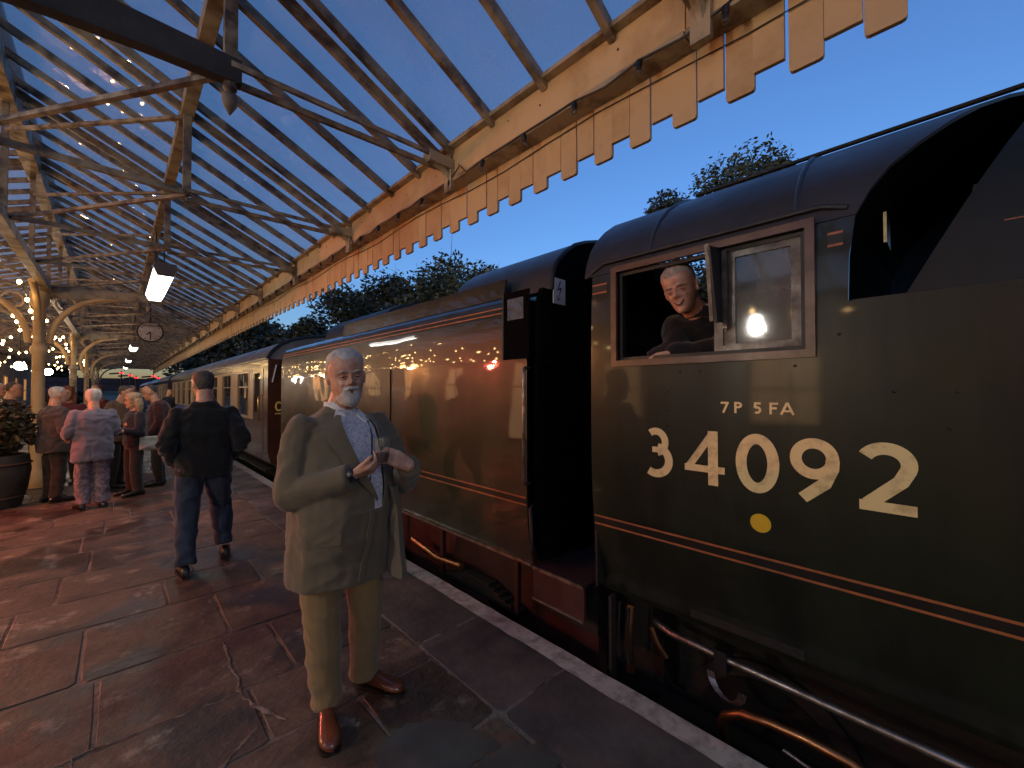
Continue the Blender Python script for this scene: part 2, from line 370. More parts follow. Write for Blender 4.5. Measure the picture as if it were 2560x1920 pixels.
# platform body: wall to track and bedding below the flags
p = MB().box(-12, 1.96, -8, 60, -1.1, -.0062).box(1.961, EX - .04, -8, 60, -1.1, -.0062)
plat = p.build('platform', MORTAR); tag(plat, kind='structure')
bx = MB()
bx.box(-12, 1.97, 16.01, 60, -.0055, -.002); bx.box(-12, 1.97, -8, -2.51, -.0055, -.002); bx.box(-12, -4.01, -2.5, 16, -.0055, -.002)
bx.box(1.971, EX, 16.01, 60, -.0055, -.001); bx.box(1.971, EX, -8, -2.51, -.0055, -.001)
o = bx.build('paving', STONE, plat); o['kind'] = 'stuff'
def slab(x0, x1, y0, y1, m, name, dz=0, jit=.004):
    """a stone with worn, slightly uneven rounded arrises"""
    g = .002; c = .004
    x0 += g; x1 -= g; y0 += g; y1 -= g
    P = [(x0 + R.uniform(0, jit), y0 + R.uniform(0, jit)), (x1 - R.uniform(0, jit), y0 + R.uniform(0, jit)), (x1 - R.uniform(0, jit), y1 - R.uniform(0, jit)), (x0 + R.uniform(0, jit), y1 - R.uniform(0, jit))]
    ring = []
    for i in range(4):
        a = Vector(P[i]); d = Vector(P[(i + 1) % 4]) - a
        for t in (.04, .35, .65, .96):
            q = a + d * t; nrm = Vector((d.y, -d.x)).normalized(); q -= nrm * (R.uniform(0, .006) + (0.0025 if t in (.04, .96) else 0)); ring.append(q)
    cx = sum(q.x for q in ring) / len(ring); cyy = sum(q.y for q in ring) / len(ring)
    tx, ty = R.uniform(-.002, .002), R.uniform(-.002, .002)
    mb = MB(); lv = []
    for k, (ins, z) in enumerate(((0, -.054), (0, -c), (.006, -.001))):
        rr = []
        for q in ring:
            d = Vector((cx, cyy)) - q; q2 = q + d.normalized() * ins
            rr.append(Vector((q2.x, q2.y, z + dz + (tx * (q2.x - cx) * 2 + ty * (q2.y - cyy) * 2 if k else 0))))
        lv.append(rr)
    mb.loft(lv); return mb.build(name, m, plat)
# flags laid in rows across the platform
y = -2.5; row = 0
while y < 15.95:
    d = R.choice([.48, .58, .66, .76]) if y < 12 else .9
    y1 = min(16, y + d); x = 1.40
    if 16 - y1 < .3: y1 = 16
    nst = 0
    while x > -3.98:
        w = R.uniform(.5, 1.1) if nst else R.uniform(.4, .9)
        x0 = x - w
        if x0 < -3.4: x0 = -4.0
        slab(x0, x, y, y1, STONE, 'flagstone', R.uniform(-.0025, .0015)); x = x0; nst += 1
        if x <= -3.99: break
    y = y1; row += 1
y = -2.5
while y < 16:
    L_ = R.uniform(.75, 1.15); y1 = min(16, y + L_)
    if 16 - y1 < .4: y1 = 16
    slab(1.40, EX, y, y1, COPING, 'coping_stone', R.uniform(-.003, .0)); y = y1
    if y >= 16: break
# worn white line painted on the copings
wm, nt, N, L, B = nodes_of('worn white line')
v = coords(nt, 1, False); nz = N.new('ShaderNodeTexNoise'); nz.inputs['Scale'].default_value = 9; nz.inputs['Detail'].default_value = 8; nz.inputs['Roughness'].default_value = .7
L.new(v, nz.inputs['Vector']); rp = N.new('ShaderNodeValToRGB'); L.new(nz.outputs['Fac'], rp.inputs[0])
rp.color_ramp.elements[0].position = .36; rp.color_ramp.elements[0].color = (.17, .15, .14, 1)
rp.color_ramp.elements[1].position = .56; rp.color_ramp.elements[1].color = (.40, .37, .345, 1)
L.new(rp.outputs[0], B.inputs['Base Color']); B.inputs['Roughness'].default_value = .75
bp = N.new('ShaderNodeBump'); bp.inputs['Strength'].default_value = .5; bp.inputs['Distance'].default_value = .01; L.new(nz.outputs['Fac'], bp.inputs['Height']); L.new(bp.outputs[0], B.inputs['Normal'])
ln = MB(); ys = [-2.5 + .11 * k for k in range(int(62 / .11))]; vs = []; fs = []
for k, yy in enumerate(ys):
    j0 = R.uniform(-.006, .006); j1 = R.uniform(-.007, 0)
    vs += [(1.893 + j0, yy, .0025), (EX - .012 + j1, yy, .0025)]
    if k: a = 2 * k; fs.append((a - 2, a - 1, a + 1, a))
ln.add(vs, fs); o = ln.build('edge_line', wm, plat); tag(o, kind='structure'); o['label'] = 'worn white painted line along platform edge'
# mortar smears and a rough cement patch, thin crusts lying on the flags
def crust(cx, cyy, rx, ry, m, seed, h=.006, rot=0, irr=.3, name='mortar_smear'):
    rr = random.Random(seed); mb = MB(); K = 44; rings = []
    for f, z in ((1.0, .001), (.94, h * .8), (.7, h), (.35, h * 1.05), (.05, h)):
        q = []
        for k in range(K):
            a = 2 * pi * k / K
            rad = 1 + irr * noise.noise(Vector((cos(a) * 1.6 + seed, sin(a) * 1.6, 0))) + irr * .6 * noise.noise(Vector((cos(a) * 5 + seed, sin(a) * 5, 3)))
            x = cos(a) * rx * rad * f; y2 = sin(a) * ry * rad * f
            q.append(Vector((cx + x * cos(rot) - y2 * sin(rot), cyy + x * sin(rot) + y2 * cos(rot), z + .0015 * noise.noise(Vector((x * 30, y2 * 30, seed))) * (f < 1))))
        rings.append(q)
    mb.loft(rings); return mb.build(name, m, plat, smooth=60)
CRUSTM = mat('pale mortar', (.21, .175, .15), .85, c2=(.09, .07, .06), scale=14, mix_lo=.45, mix_hi=.62, bump=.8, bscale=50, bdist=.008)
CEM = mat('rough cement', (.22, .19, .125), .8, c2=(.10, .085, .055), scale=8, mix_lo=.38, mix_hi=.62, bump=1, bscale=34, bdist=.015)
PUD = mat('damp patch', (.075, .08, .075), .42, c2=(.045, .048, .045), scale=5, bump=.3, bscale=20)
crust(.50, 1.70, .24, .20, CEM, 3, .007, .7, .18, 'cement_patch')
crust(.64, 1.40, .15, .12, CEM, 4, .006, .2, .2, 'cement_patch')
# old pointing mortar squeezed along a few joints near the man
rm_ = random.Random(3)
def smear_line(p0, p1, w, seed):
    rr = random.Random(seed); a = Vector((*p0, 0)); b_ = Vector((*p1, 0)); d = b_ - a; nrm = Vector((-d.y, d.x, 0)).normalized(); K = max(8, int(d.length / .018)); vs = []; fs = []
    for k in range(K + 1):
        t = k / K; c = a + d * t + nrm * (.02 * noise.noise(Vector((t * 5, seed, 0)))); ww = .62 * w * (max(0, .55 + 1.1 * noise.noise(Vector((t * d.length * 14, seed, 5))))) * min(1, 6 * t, 6 * (1 - t)) + .0015
        for q, z in ((-1, .0005), (-.6, .003), (0, .0042), (.6, .003), (1, .0005)): vs.append(tuple(c + nrm * (q * ww * (1 + .5 * noise.noise(Vector((t * d.length * 40, q, seed))))) + Vector((0, 0, z))))
        if k:
            o_ = 5 * k
            for q in range(4): fs.append((o_ + q - 5, o_ + q - 4, o_ + q + 1, o_ + q))
    return MB().add(vs, fs).build('mortar_smear', CRUSTM, plat, smooth=70)
for i, (p0, p1, w) in enumerate([((.52, 3.25), (.50, 2.55), .022), ((.50, 2.55), (.62, 2.25), .03), ((.50, 2.62), (-.12, 2.66), .012), ((-.12, 2.66), (-.10, 2.2), .02), ((-.10, 2.2), (.30, 2.12), .018), ((.3, 2.12), (.52, 2.3), .02), ((.30, 2.12), (.26, 1.85), .02), ((-.05, 1.72), (.22, 1.82), .026), ((.0, 1.45), (.10, 1.40), .02)]):
    smear_line(p0, p1, w, i + 11)
crust(1.05, 1.62, .27, .17, PUD, 51, .002, -.7, .35, 'damp_patch'); crust(1.28, 1.28, .16, .12, PUD, 57, .002, -.5, .4, 'damp_patch')

# ------------------------------------------------------------------ station building on the left
bw = thing('station_building', 'long stone station building behind the canopy columns on the left', 'building', (-4.2, 0, 0))
wmb = MB(); wins = []
YW = [(-5 + 3.2 * k) for k in range(16)]
segs = []; last = -9.0
for yy in YW:
    isdoor = (YW.index(yy) % 3 == 1); wd = 1.1
    wmb.box(-4.6, -4.2, last, yy, 0, 3.5)
    if not isdoor: wmb.box(-4.6, -4.2, yy, yy + wd, 0, .95)
    wmb.box(-4.6, -4.2, yy, yy + wd, 2.45, 3.5); last = yy + wd
    wins.append((yy, wd, isdoor))
wmb.box(-4.6, -4.2, last, 45, 0, 3.5)
wmb.build('wall', WALLM, bw)
for yy, wd, isd in wins:
    z0 = .02 if isd else .95
    f = MB(); t = .07
    f.box(-4.3, -4.17, yy + .002, yy + t, z0 + .002, 2.448).box(-4.3, -4.17, yy + wd - t, yy + wd - .002, z0 + .002, 2.448).box(-4.3, -4.17, yy + t, yy + wd - t, 2.38, 2.447).box(-4.3, -4.17, yy + t, yy + wd - t, z0 + .003, z0 + .09)
    f.box(-4.28, -4.19, yy + wd / 2 - .02, yy + wd / 2 + .02, z0 + .09, 2.38).box(-4.275, -4.195, yy + t, yy + wd - t, 1.64, 1.68)
    fo = f.build('door' if isd else 'window', WOODF if isd else CREAM, bw)
    pm = MB().box(-4.245, -4.235, yy + t, yy + wd - t, z0 + .09, 2.38); pm.build('pane', WINLIT, fo)  # glow added in the panes for warm light and reflections
MB().box(-4.9, -4.1, -9, 45, 3.5, 3.62).build('roof', DARKW, bw)

# gable end far bridge, signals and hills
br = thing('road_bridge', 'dark flat road bridge across the tracks beyond the far end of the canopy', 'bridge', (0, 88, -1.1))
MB().box(-30, 26, 86, 90, 1.7, 2.9).build('deck', BRICKD, br); MB().box(-30, 26, 85.9, 86.0, 2.9, 3.6).build('parapet', BRICKD, br)
for x in (-3, 8.6): MB().box(x, x + 1.2, 86.3, 89.7, -1.1, 1.7).build('pier', BRICKD, br)
for i, (u, v) in enumerate([(262, 806), (281, 811), (294, 816), (331, 813), (342, 817)]):
    d = 62.; r_ = (u - 1106) / 898 * d; X = r_ * .7242 + d * .6896; Y = d * .7242 - r_ * .6896; Z = 1.6 + (846 - v) / 898 * d
    s = thing('signal_post', ['red signal lamp on a thin arm, leftmost of the five in the far canopy opening', 'second red signal lamp from the left in the far canopy opening', 'middle red signal lamp low over the dark bridge', 'red signal lamp second from the right in the far opening', 'rightmost red signal lamp in the far opening, just over the bridge'][i], 'signal', (X, Y, -1.1))
    MB().tube([(X, Y, -1.1), (X, Y, Z + .3)], .09, 8).build('post', BLACK, s)
    MB().bar((X, Y - .1, Z), (X - 1.3, Y - .1, Z - .15), .06, .22).build('arm', BLACK, s)
    MB().ell((X, Y - .25, Z), (.26, .12, .10)).build('lamp', REDS, s)
h = MB(); vs = []; fs = []
for k in range(61):
    x = -160 + 8 * k; zt = 6 + 3 * noise.noise(Vector((x * .02, 3, 0))) + 1.5 * noise.noise(Vector((x * .15, 1, 0)))
    zt *= 1 + max(0, x - 20) * .004
    vs += [(x, 330, -1), (x, 345, zt * .55), (x, 380, zt * .8), (x, 460, -1)]
    if k:
        a = 4 * k
        for q in range(3): fs.append((a + q - 4, a + q, a + q + 1, a + q - 3))
h.add(vs, fs); tag(h.build('hills', GRASSM, smooth=60), kind='structure')

# ------------------------------------------------------------------ trees
def tree(x, y, gz, H, rad, nl, label, leaf=.13, m=LEAF, seed=1, clump=26, low=.28, sparse=0):
    rr = random.Random(seed)
    t = thing('broadleaf_tree', label, 'tree', (x, y, gz), group='trees behind the train')
    tk = MB(); pts = [(0, 0, -.3)]; lean = rr.uniform(-.06, .06)
    for k in range(1, 7): pts.append((lean * k * .8 + rr.uniform(-.1, .1), rr.uniform(-.1, .1), H * .82 * k / 6))
    tk.tube(pts, [H * .026 * (1 - k / 7.5) for k in range(7)], 8)
    cl = []
    for c in range(clump):
        a = rr.uniform(0, 2 * pi); hz = rr.uniform(low, .97); rr_ = rad * sqrt(max(.02, 1 - ((hz - .55) / .5) ** 2)) * rr.uniform(.3, .95)
        q = Vector((cos(a) * rr_, sin(a) * rr_, H * hz)); cr = rad * rr.uniform(.2, .42)
        cl.append((q, cr)); b0 = Vector(pts[min(5, max(1, int(hz * 5)))])
        mid = (b0 + q) / 2 + Vector((0, 0, -.2)); tk.tube([b0, mid, q, q + (q - mid) * .35], [H * .009, H * .006, H * .003, .008], 5)
        for tw in range(3):
            e = q + Vector((rr.gauss(0, 1), rr.gauss(0, 1), abs(rr.gauss(0, 1)))) * cr * .75; tk.tube([q, (q + e) / 2 + Vector((0, 0, .05)), e], [.02, .012, .005], 4)
    tk.v = [(a + x, b_ + y, c_ + gz) for a, b_, c_ in tk.v]
    tk.build('trunk', BARK, t, smooth=60)
    V = []; F = []
    for i in range(nl):
        q, cr = cl[rr.randrange(len(cl))]
        d = Vector((rr.gauss(0, 1), rr.gauss(0, 1), rr.gauss(0, .8))); d.normalize(); p = q + d * cr * (rr.random() ** .45) * (1 + .35 * rr.random())
        s = leaf * rr.uniform(.6, 1.4); a = Vector((rr.gauss(0, 1), rr.gauss(0, 1), rr.gauss(0, .6))).normalized(); b_ = a.cross(Vector((rr.gauss(0, 1), rr.gauss(0, 1), rr.gauss(0, 1)))).normalized()
        k = len(V); V += [tuple(p - a * s), tuple(p + b_ * s * .45), tuple(p + a * s), tuple(p - b_ * s * .45)]; F.append((k, k + 1, k + 2, k + 3))
    me = bpy.data.meshes.new('crown'); me.from_pydata(V, [], F); me.update(); link('crown', me, m, t)
    return t
def gz_at(x): return -1.12 + min(9, max(0, x - 9.5) * .16)
T = [(12.0, 2.7, 8.5, 2.1, 26000, 'tree whose sparse top sprigs rise highest over the cab roof', .065, LEAF, 3, 20, .3),
     (12.6, 5.4, 7.9, 2.2, 20000, 'low tree just showing over the rear end of the cab roof', .065, LEAF, 4, 18, .3),
     (12.6, 16.8, 9.0, 2.8, 15000, 'tall spreading tree standing left of the tender hood against the sky', .12, LEAF, 5, 34, .25),
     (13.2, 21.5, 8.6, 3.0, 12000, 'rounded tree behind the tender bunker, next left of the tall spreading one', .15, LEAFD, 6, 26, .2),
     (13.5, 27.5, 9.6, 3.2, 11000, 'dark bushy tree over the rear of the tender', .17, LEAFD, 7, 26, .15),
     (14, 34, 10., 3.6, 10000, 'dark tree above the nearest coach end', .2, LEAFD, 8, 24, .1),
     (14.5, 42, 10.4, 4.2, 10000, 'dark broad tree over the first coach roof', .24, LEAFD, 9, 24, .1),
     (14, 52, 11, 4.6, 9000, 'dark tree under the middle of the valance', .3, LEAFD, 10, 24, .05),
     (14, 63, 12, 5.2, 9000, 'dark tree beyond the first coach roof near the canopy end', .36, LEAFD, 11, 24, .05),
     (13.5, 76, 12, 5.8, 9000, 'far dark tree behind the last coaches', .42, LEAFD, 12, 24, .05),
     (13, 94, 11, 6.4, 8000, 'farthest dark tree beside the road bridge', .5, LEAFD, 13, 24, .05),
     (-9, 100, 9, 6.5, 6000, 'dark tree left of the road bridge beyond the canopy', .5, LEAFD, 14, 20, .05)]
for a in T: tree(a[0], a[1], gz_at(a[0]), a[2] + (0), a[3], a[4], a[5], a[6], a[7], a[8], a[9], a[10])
hb = MB(); V = []; F = []
rr = random.Random(5)
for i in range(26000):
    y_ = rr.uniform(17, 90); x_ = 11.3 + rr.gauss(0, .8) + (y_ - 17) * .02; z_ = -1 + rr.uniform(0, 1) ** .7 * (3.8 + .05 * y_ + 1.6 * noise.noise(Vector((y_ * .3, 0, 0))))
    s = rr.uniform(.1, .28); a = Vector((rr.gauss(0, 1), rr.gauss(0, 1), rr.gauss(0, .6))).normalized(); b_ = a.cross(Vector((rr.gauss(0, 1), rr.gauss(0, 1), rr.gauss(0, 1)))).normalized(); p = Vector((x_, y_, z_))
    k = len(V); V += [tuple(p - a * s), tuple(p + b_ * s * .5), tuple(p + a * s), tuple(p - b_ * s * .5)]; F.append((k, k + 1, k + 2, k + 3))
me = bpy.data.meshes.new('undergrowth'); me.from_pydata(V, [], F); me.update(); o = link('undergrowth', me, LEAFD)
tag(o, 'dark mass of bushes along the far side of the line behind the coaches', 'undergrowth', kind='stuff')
# ------------------------------------------------------------------ glazed platform canopy
XE, ZE = 1.95, 3.53         # eave
XR, ZR = -.86, 4.90         # ridge
XL, ZL = -4.2, 3.62         # left gutter on the building wall
SL = (ZR - ZE) / (XE - XR)
def roofz(x): return ZE + (XE - x) * SL if x >= XR else ZL + (x - XL) * (ZR - ZL) / (XR - XL)
XP, ZP = .435, None
YC0, YC1 = -3.1, 42.0
can = thing('platform_canopy', 'long glazed timber and iron platform canopy with cream toothed valance', 'canopy', (0, 0, 0))
TY = [.75 + 1.965 * k for k in range(-2, 22)]
TY = [t for t in TY if t < 42.2]
# glazing bars (one mesh per slope, shared)
def slope_bar(x0, x1, w, h, drop):
    a = Vector((x0, 0, roofz(x0) - drop)); b = Vector((x1, 0, roofz(x1) - drop)); return MB().bar(a, b, w, h, (0, 0, 1))
barR = slope_bar(XE - .03, XR + .03, .042, .065, .04).mesh('glazing_bar'); barR.materials.append(TRUSSD)
barL = slope_bar(XR - .03, XL + .03, .042, .065, .04).mesh('glazing_bar'); barL.materials.append(TRUSSD)
def pane_mesh(x0, x1, w, up):
    a = (x0, 0, roofz(x0) + .004 + up); b = (x1, 0, roofz(x1) + .004 + up * .2); return MB().bar(a, b, w, .006).mesh('roof_pane')
XM = .50
pnA = pane_mesh(XE + .06, XM - .03, .478, 0); pnB = pane_mesh(XM, XR + .02, .478, .012)
pnC = pane_mesh(XR - .02, -2.5, .478, 0); pnD = pane_mesh(-2.47, XL - .02, .478, .012)
for me in (pnA, pnB, pnC, pnD): me.materials.append(PANE)
STEP = 1.965 / 4; y = .73 - STEP * 7; k = 0
while y < YC1:
    inst('glazing_bar', barR, can, (0, y, 0)); 
    if y > 1: inst('glazing_bar', barL, can, (0, y, 0))
    if y + STEP < YC1 + .3:
        for me in (pnA, pnB): inst('roof_pane', me, can, (0, y + STEP / 2, 0), (R.uniform(-.002, .002), 0, 0))
        if y > 1:
            for me in (pnC, pnD): inst('roof_pane', me, can, (0, y + STEP / 2, 0))
    y += STEP; k += 1
# eave beam, ledge, ridge, purlins
yb = YC0
while yb < YC1 - .1:
    y2 = min(YC1, yb + 1.965 * 2 if yb > 0 or yb < -.1 else yb + 3.93)
    MB().box(1.915, 1.985, yb + .003, y2 - .003, 3.294, 3.517).build('fascia_board', CREAM, can, smooth=30)
    MB().box(1.90, 2.026, yb + .004, y2 - .004, 3.262, 3.290).build('fascia_ledge', CREAM2, can)
    yb = y2
nl_ = MB(); yn = -2.0
while yn < 20:
    zn = R.uniform(3.36, 3.46); nl_.tube([(1.9135, yn, zn), (1.916, yn, zn)], R.uniform(.006, .010), 7); yn += R.uniform(.22, .6)
o = nl_.build('fascia_nails', BULBOFF, can); o['kind'] = 'stuff'
MB().box(1.86, 2.12, YC0, YC1, 3.518, 3.545).build('gutter_board', CREAM2, can)
MB().box(XR - .07, XR + .07, YC0, YC1, ZR - .32, ZR - .10).build('ridge_beam', TRUSSD, can)
MB().box(XR - .10, XR + .10, YC0, YC1, ZR + .03, ZR + .09).build('ridge_cap', DARKW, can)
zp = roofz(XP) - .075
MB().box(XP - .045, XP + .045, YC0, YC1, zp - .12, zp).build('purlin', CREAM2, can)
zp2 = roofz(-2.5) - .075
MB().box(-2.545, -2.455, YC0, YC1, zp2 - .12, zp2).build('purlin', TRUSSD, can)
# valance boards
def board(long):
    zb = 2.937 if long else 3.013; w = .1223 - .0035; c = .014; T = 3.33
    out = [(-w / 2, T), (-w / 2, zb + c), (-w / 2 + c * .3, zb + c * .3), (-w / 2 + c, zb), (w / 2 - c, zb), (w / 2 - c * .3, zb + c * .3), (w / 2, zb + c), (w / 2, T)] if long else \
          [(-w / 2, T), (-w / 2, zb), (w / 2, zb), (w / 2, T)]
    vs = [(2.03, a, z) for a, z in out] + [(2.052, a, z) for a, z in out]; n = len(out)
    mb = MB(); mb.add(vs, [(i, (i + 1) % n, n + (i + 1) % n, n + i) for i in range(n)] + [tuple(range(n - 1, -1, -1)), tuple(range(n, 2 * n))])
    return mb
bL, bS = board(True).mesh('valance_board'), board(False).mesh('valance_board'); bL.materials.append(CREAM); bS.materials.append(CREAM)
far = MB(); y = 1.127 - .2446 * 14; k = 0; cnt = 0
while y < YC1:
    lng = (k % 2 == 0)
    if cnt < 298: inst('valance_board', bL if lng else bS, can, (R.uniform(-.002, .002), y, R.uniform(-.003, .003)), (0, 0, R.uniform(-.004, .004)))
    else: far.add([(a, b_ + y, c) for a, b_, c in board(lng).v], board(lng).f)
    y += .1223; k += 1; cnt += 1
o = far.build('valance_boards', CREAM, can); o['kind'] = 'stuff'
# trusses
XC = -.95
MAIN = [TY[i] for i in range(len(TY)) if (i - 3) % 4 == 0]
for ti, ty in enumerate(TY):
    main = any(abs(ty - m) < .01 for m in MAIN)
    raf = MB()
    raf.bar((XE - .1, ty + .05, roofz(XE - .1) - .13), (XR, ty + .05, roofz(XR) - .13), .035, .075)
    raf.bar((XR, ty + .05, roofz(XR) - .13), (XL + .1, ty + .05, roofz(XL + .1) - .13), .035, .075)
    tr = raf.build('truss', TRUSSD, can)
    zt = 3.36 if ty > 1 else 3.34
    kp = MB().box(XP - .03, XP + .03, ty - .03, ty + .03, zt - (.06 if main else 0), zp - .12); kp.build('king_post', TRUSSD, tr)
    if main:
        f = MB(); f.loft([[Vector((XP + cos(2 * pi * q / 10) * r, ty + sin(2 * pi * q / 10) * r, z)) for q in range(10)] for r, z in ((.03, zt - .06), (.035, zt - .09), (.022, zt - .11), (.04, zt - .14), (.034, zt - .18), (.004, zt - .235))])
        f.build('finial', TRUSSD, tr, smooth=40)
        bm_ = MB(); pts = [(XC, zt - .20), (XC + .3, zt - .14), (XC + .7, zt - .09), (XC + 1.0, zt - .07), (XP + .05, zt - .055), (XP + .05, zt + .075), (XC, zt + .10)]
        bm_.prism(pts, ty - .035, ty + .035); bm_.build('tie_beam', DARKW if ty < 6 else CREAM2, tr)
    else:
        MB().bar((XP, ty, zt + .02), (XR, ty, zt + .05), .04, .05).build('tie_rod', TRUSSD, tr)
    MB().bar((XP, ty - .03, zt + .035), (XE - .16, ty - .03, 3.41), .022, .03).build('tie_rod', TRUSSD, tr)
    MB().bar((XP, ty + .03, zt - .03), (XE - .16, ty + .03, 3.36), .026, .036).build('tie_rod', TRUSSD, tr)
    # foot bracket on the eave beam
    fb = MB(); fb.box(XE - .26, XE - .036, ty - .05, ty + .05, 3.35, 3.43)
    arc = [(XE - .19 + .16 * sin(a), ty, 3.37 - .17 * (1 - cos(a))) for a in [pi / 2 * q / 6 for q in range(7)]]
    fb.tube(arc, [.028] * 7, 7); fb.box(XE - .07, XE - .0365, ty - .045, ty + .045, 3.18, 3.35); fb.box(XE - .055, XE - .0366, ty - .025, ty + .025, 3.43, 3.51)
    fb.build('foot_bracket', CREAM2, tr, smooth=40)
    if ti < len(TY) - 1:
        ny = TY[ti + 1]
        MB().bar((XP, ty, zt + .0), (XR + .02, ny, zt + .02), .035, .03).build('brace', TRUSSD, tr)
        MB().bar((XP, ty, zp - .13), (XR + .02, ny, 4.30), .035, .03).build('brace', TRUSSD, tr)
    MB().bar((XR, ty + .02, zt), (XR, ty + .02, ZR - .32), .05, .05).build('strut', TRUSSD, tr)
    MB().bar((XR, ty - .04, zt + .1), (-2.5, ty - .04, zp2 - .12), .04, .045).build('strut', TRUSSD, tr)
    MB().bar((XR, ty - .04, zt), (XL + .1, ty - .04, 3.45), .03, .04).build('tie_rod', TRUSSD, tr)
MB().box(XR - .05, XR + .05, YC0, YC1, 3.28, 3.40).build('column_girder', CREAM2, can)
# gable screen at the far end
gs = MB(); gs.add([(XE, YC1, 3.30), (XE, YC1, ZE), (XR, YC1, ZR), (XL, YC1, ZL), (XL, YC1, 3.30)], [(0, 1, 2, 3, 4)])
gs.add([(XE, YC1 + .06, 3.30), (XE, YC1 + .06, ZE), (XR, YC1 + .06, ZR), (XL, YC1 + .06, ZL), (XL, YC1 + .06, 3.30)], [(4, 3, 2, 1, 0)])
gs.build('gable_screen', CREAM2, can)

# iron columns with curved brackets
cprof = [(.13, 0), (.13, .25), (.10, .30), (.085, .34), (.076, 2.22), (.10, 2.26), (.11, 2.30), (.10, 2.35), (.076, 2.39), (.072, 3.0), (.11, 3.08), (.12, 3.2), (.12, 3.28)]
labs = ['off-screen column', 'cream iron column nearest the viewer, lit orange, behind the drinkers', 'second cream iron column, right of the orange-lit one', 'third cream column close behind the second', 'fourth and farther cream iron column under the canopy', 'fifth and farthest column under the canopy']
ci = 0
for my in MAIN:
    if my < 1: 
        pass
    c = thing('iron_column', {0: 'cream cast iron canopy column standing left of the camera position'}.get(ci, labs[min(ci, 5)]) if ci != 0 else 'cream cast iron canopy column at the near left end, beyond the frame', 'column', (XC, my, 0), group='cast iron columns of the canopy'); ci += 1
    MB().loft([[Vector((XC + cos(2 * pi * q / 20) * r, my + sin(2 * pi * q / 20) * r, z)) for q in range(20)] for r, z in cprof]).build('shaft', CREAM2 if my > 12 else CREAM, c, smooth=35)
    for (dx, dy) in ((1, 0), (-1, 0), (0, 1), (0, -1)):
        if my < 6 and dx == 1: continue
        pts = []
        for q in range(9):
            a = pi / 2 * q / 8; e = .12 + .85 * (1 - cos(a)); z = 2.42 + .88 * sin(a); pts.append((XC + dx * e, my + dy * e, z))
        MB().tube(pts, [(.045, .035)] * 9, 8).build('bracket', CREAM, c, smooth=50)
        ringp = [(XC + dx * (.30 + .12 * cos(a)), my + dy * (.30 + .12 * cos(a)), 3.12 + .12 * sin(a)) for a in [2 * pi * q / 14 for q in range(15)]]
        MB().tube(ringp, .014, 6).build('scroll', CREAM, c, smooth=50)

# unlit festoon on the eave beam
fs_ = thing('festoon_string', 'black cable of small unlit bulbs clipped along the cream eave beam', 'string lights', (1.89, 0, 3.25))
cab = []; yy = -1.0; kk = 0; bl = MB(); bl.tube([(0, 0, .0), (0, 0, -.02), (0, 0, -.045)], [.016, .018, .014], 8)
hold = bl.mesh('bulb_holder', 40); hold.materials.append(BULBOFF)
b2 = MB().ell((0, 0, -.062), (.018, .018, .025)).mesh('bulb', 180); b2.materials.append(CLEAR)
while yy < 34:
    sag = R.choice([0, 0, .03, .05]); cab += [(1.893, yy, 3.275), (1.888, yy + .2, 3.262 - sag * .4 + R.uniform(-.006, .01))]
    if kk % 5 == 3: cab.append((1.893, yy + .28, 3.34))
    h_ = inst('bulb_holder', hold, fs_, (0, yy, .015), (R.uniform(-.3, .3), R.uniform(-.3, .3), 0)); inst('bulb', b2, h_)
    yy += .411; kk += 1
cab_o = MB().tube(cab, .006, 5); cab_o.build('cable', BULBOFF, fs_)
# second slack cable across the valance boards
cab2 = [(2.022, -1 + .4 * q, 3.215 + .02 * sin(q * 1.3)) for q in range(60)]
MB().tube(cab2, .0035, 4).build('cable', DARKW, fs_)

# clock
ck = thing('platform_clock', 'round white-faced clock hanging from the canopy over the platform', 'clock', (.70, 16.0, 3.33))
MB().tube([(.70, 15.93, 3.33), (.70, 16.07, 3.33)], .30, 28).build('case', BLACK, ck, smooth=40)
MB().tube([(.70, 15.915, 3.33), (.70, 15.929, 3.33)], .265, 28).build('dial', CLOCKF, ck, smooth=40)
MB().bar((.70, 15.908, 3.33), (.70, 15.908, 3.13), .018, .006, (0, 1, 0)).build('hand', BLACK, ck)
MB().bar((.70, 15.906, 3.33), (.615, 15.906, 3.24), .024, .006, (0, 1, 0)).build('hand', BLACK, ck)
for q in range(12):
    a = 2 * pi * q / 12; MB().bar((.70 + .20 * sin(a), 15.912, 3.33 + .20 * cos(a)), (.70 + .24 * sin(a), 15.912, 3.33 + .24 * cos(a)), .016, .004, (0, 1, 0)).build('hour_mark', BLACK, ck)
MB().tube([(.70, 16, 3.63), (.70, 16, 4.15)], .02, 8).build('hanger', BLACK, ck)
# ------------------------------------------------------------------ locomotive
TC = 3.49
PROF = [(2.235, .38), (2.20, .48), (2.165, .62), (2.13, .78), (2.112, .95), (2.102, 1.15), (2.10, 1.35), (2.10, 1.55), (2.10, 1.765), (2.102, 1.96), (2.108, 2.14), (2.118, 2.30)]
RPROF = [(2.118, 2.302), (2.14, 2.39), (2.18, 2.48), (2.245, 2.565), (2.34, 2.65), (2.46, 2.73), (2.61, 2.80), (2.80, 2.865), (3.0, 2.91), (3.25, 2.945), (3.49, 2.955)]
def profx(z):
    P = PROF + RPROF[1:5]
    for (xa, za), (xb, zb) in zip(P, P[1:]):
        if za <= z <= zb: return xa + (xb - xa) * (z - za) / (zb - za)
    return P[0][0] if z < P[0][1] else P[-1][0]
def mir(p): return [(2 * TC - x, z) for x, z in p]
YE = [(1.9, .27), (2.2, .265), (2.29, .25), (2.38, .21), (2.466, .16), (2.54, .09), (2.61, .02), (2.75, -.12), (2.84, -.24), (2.90, -.42), (2.94, -.75), (3.0, -1.0)]
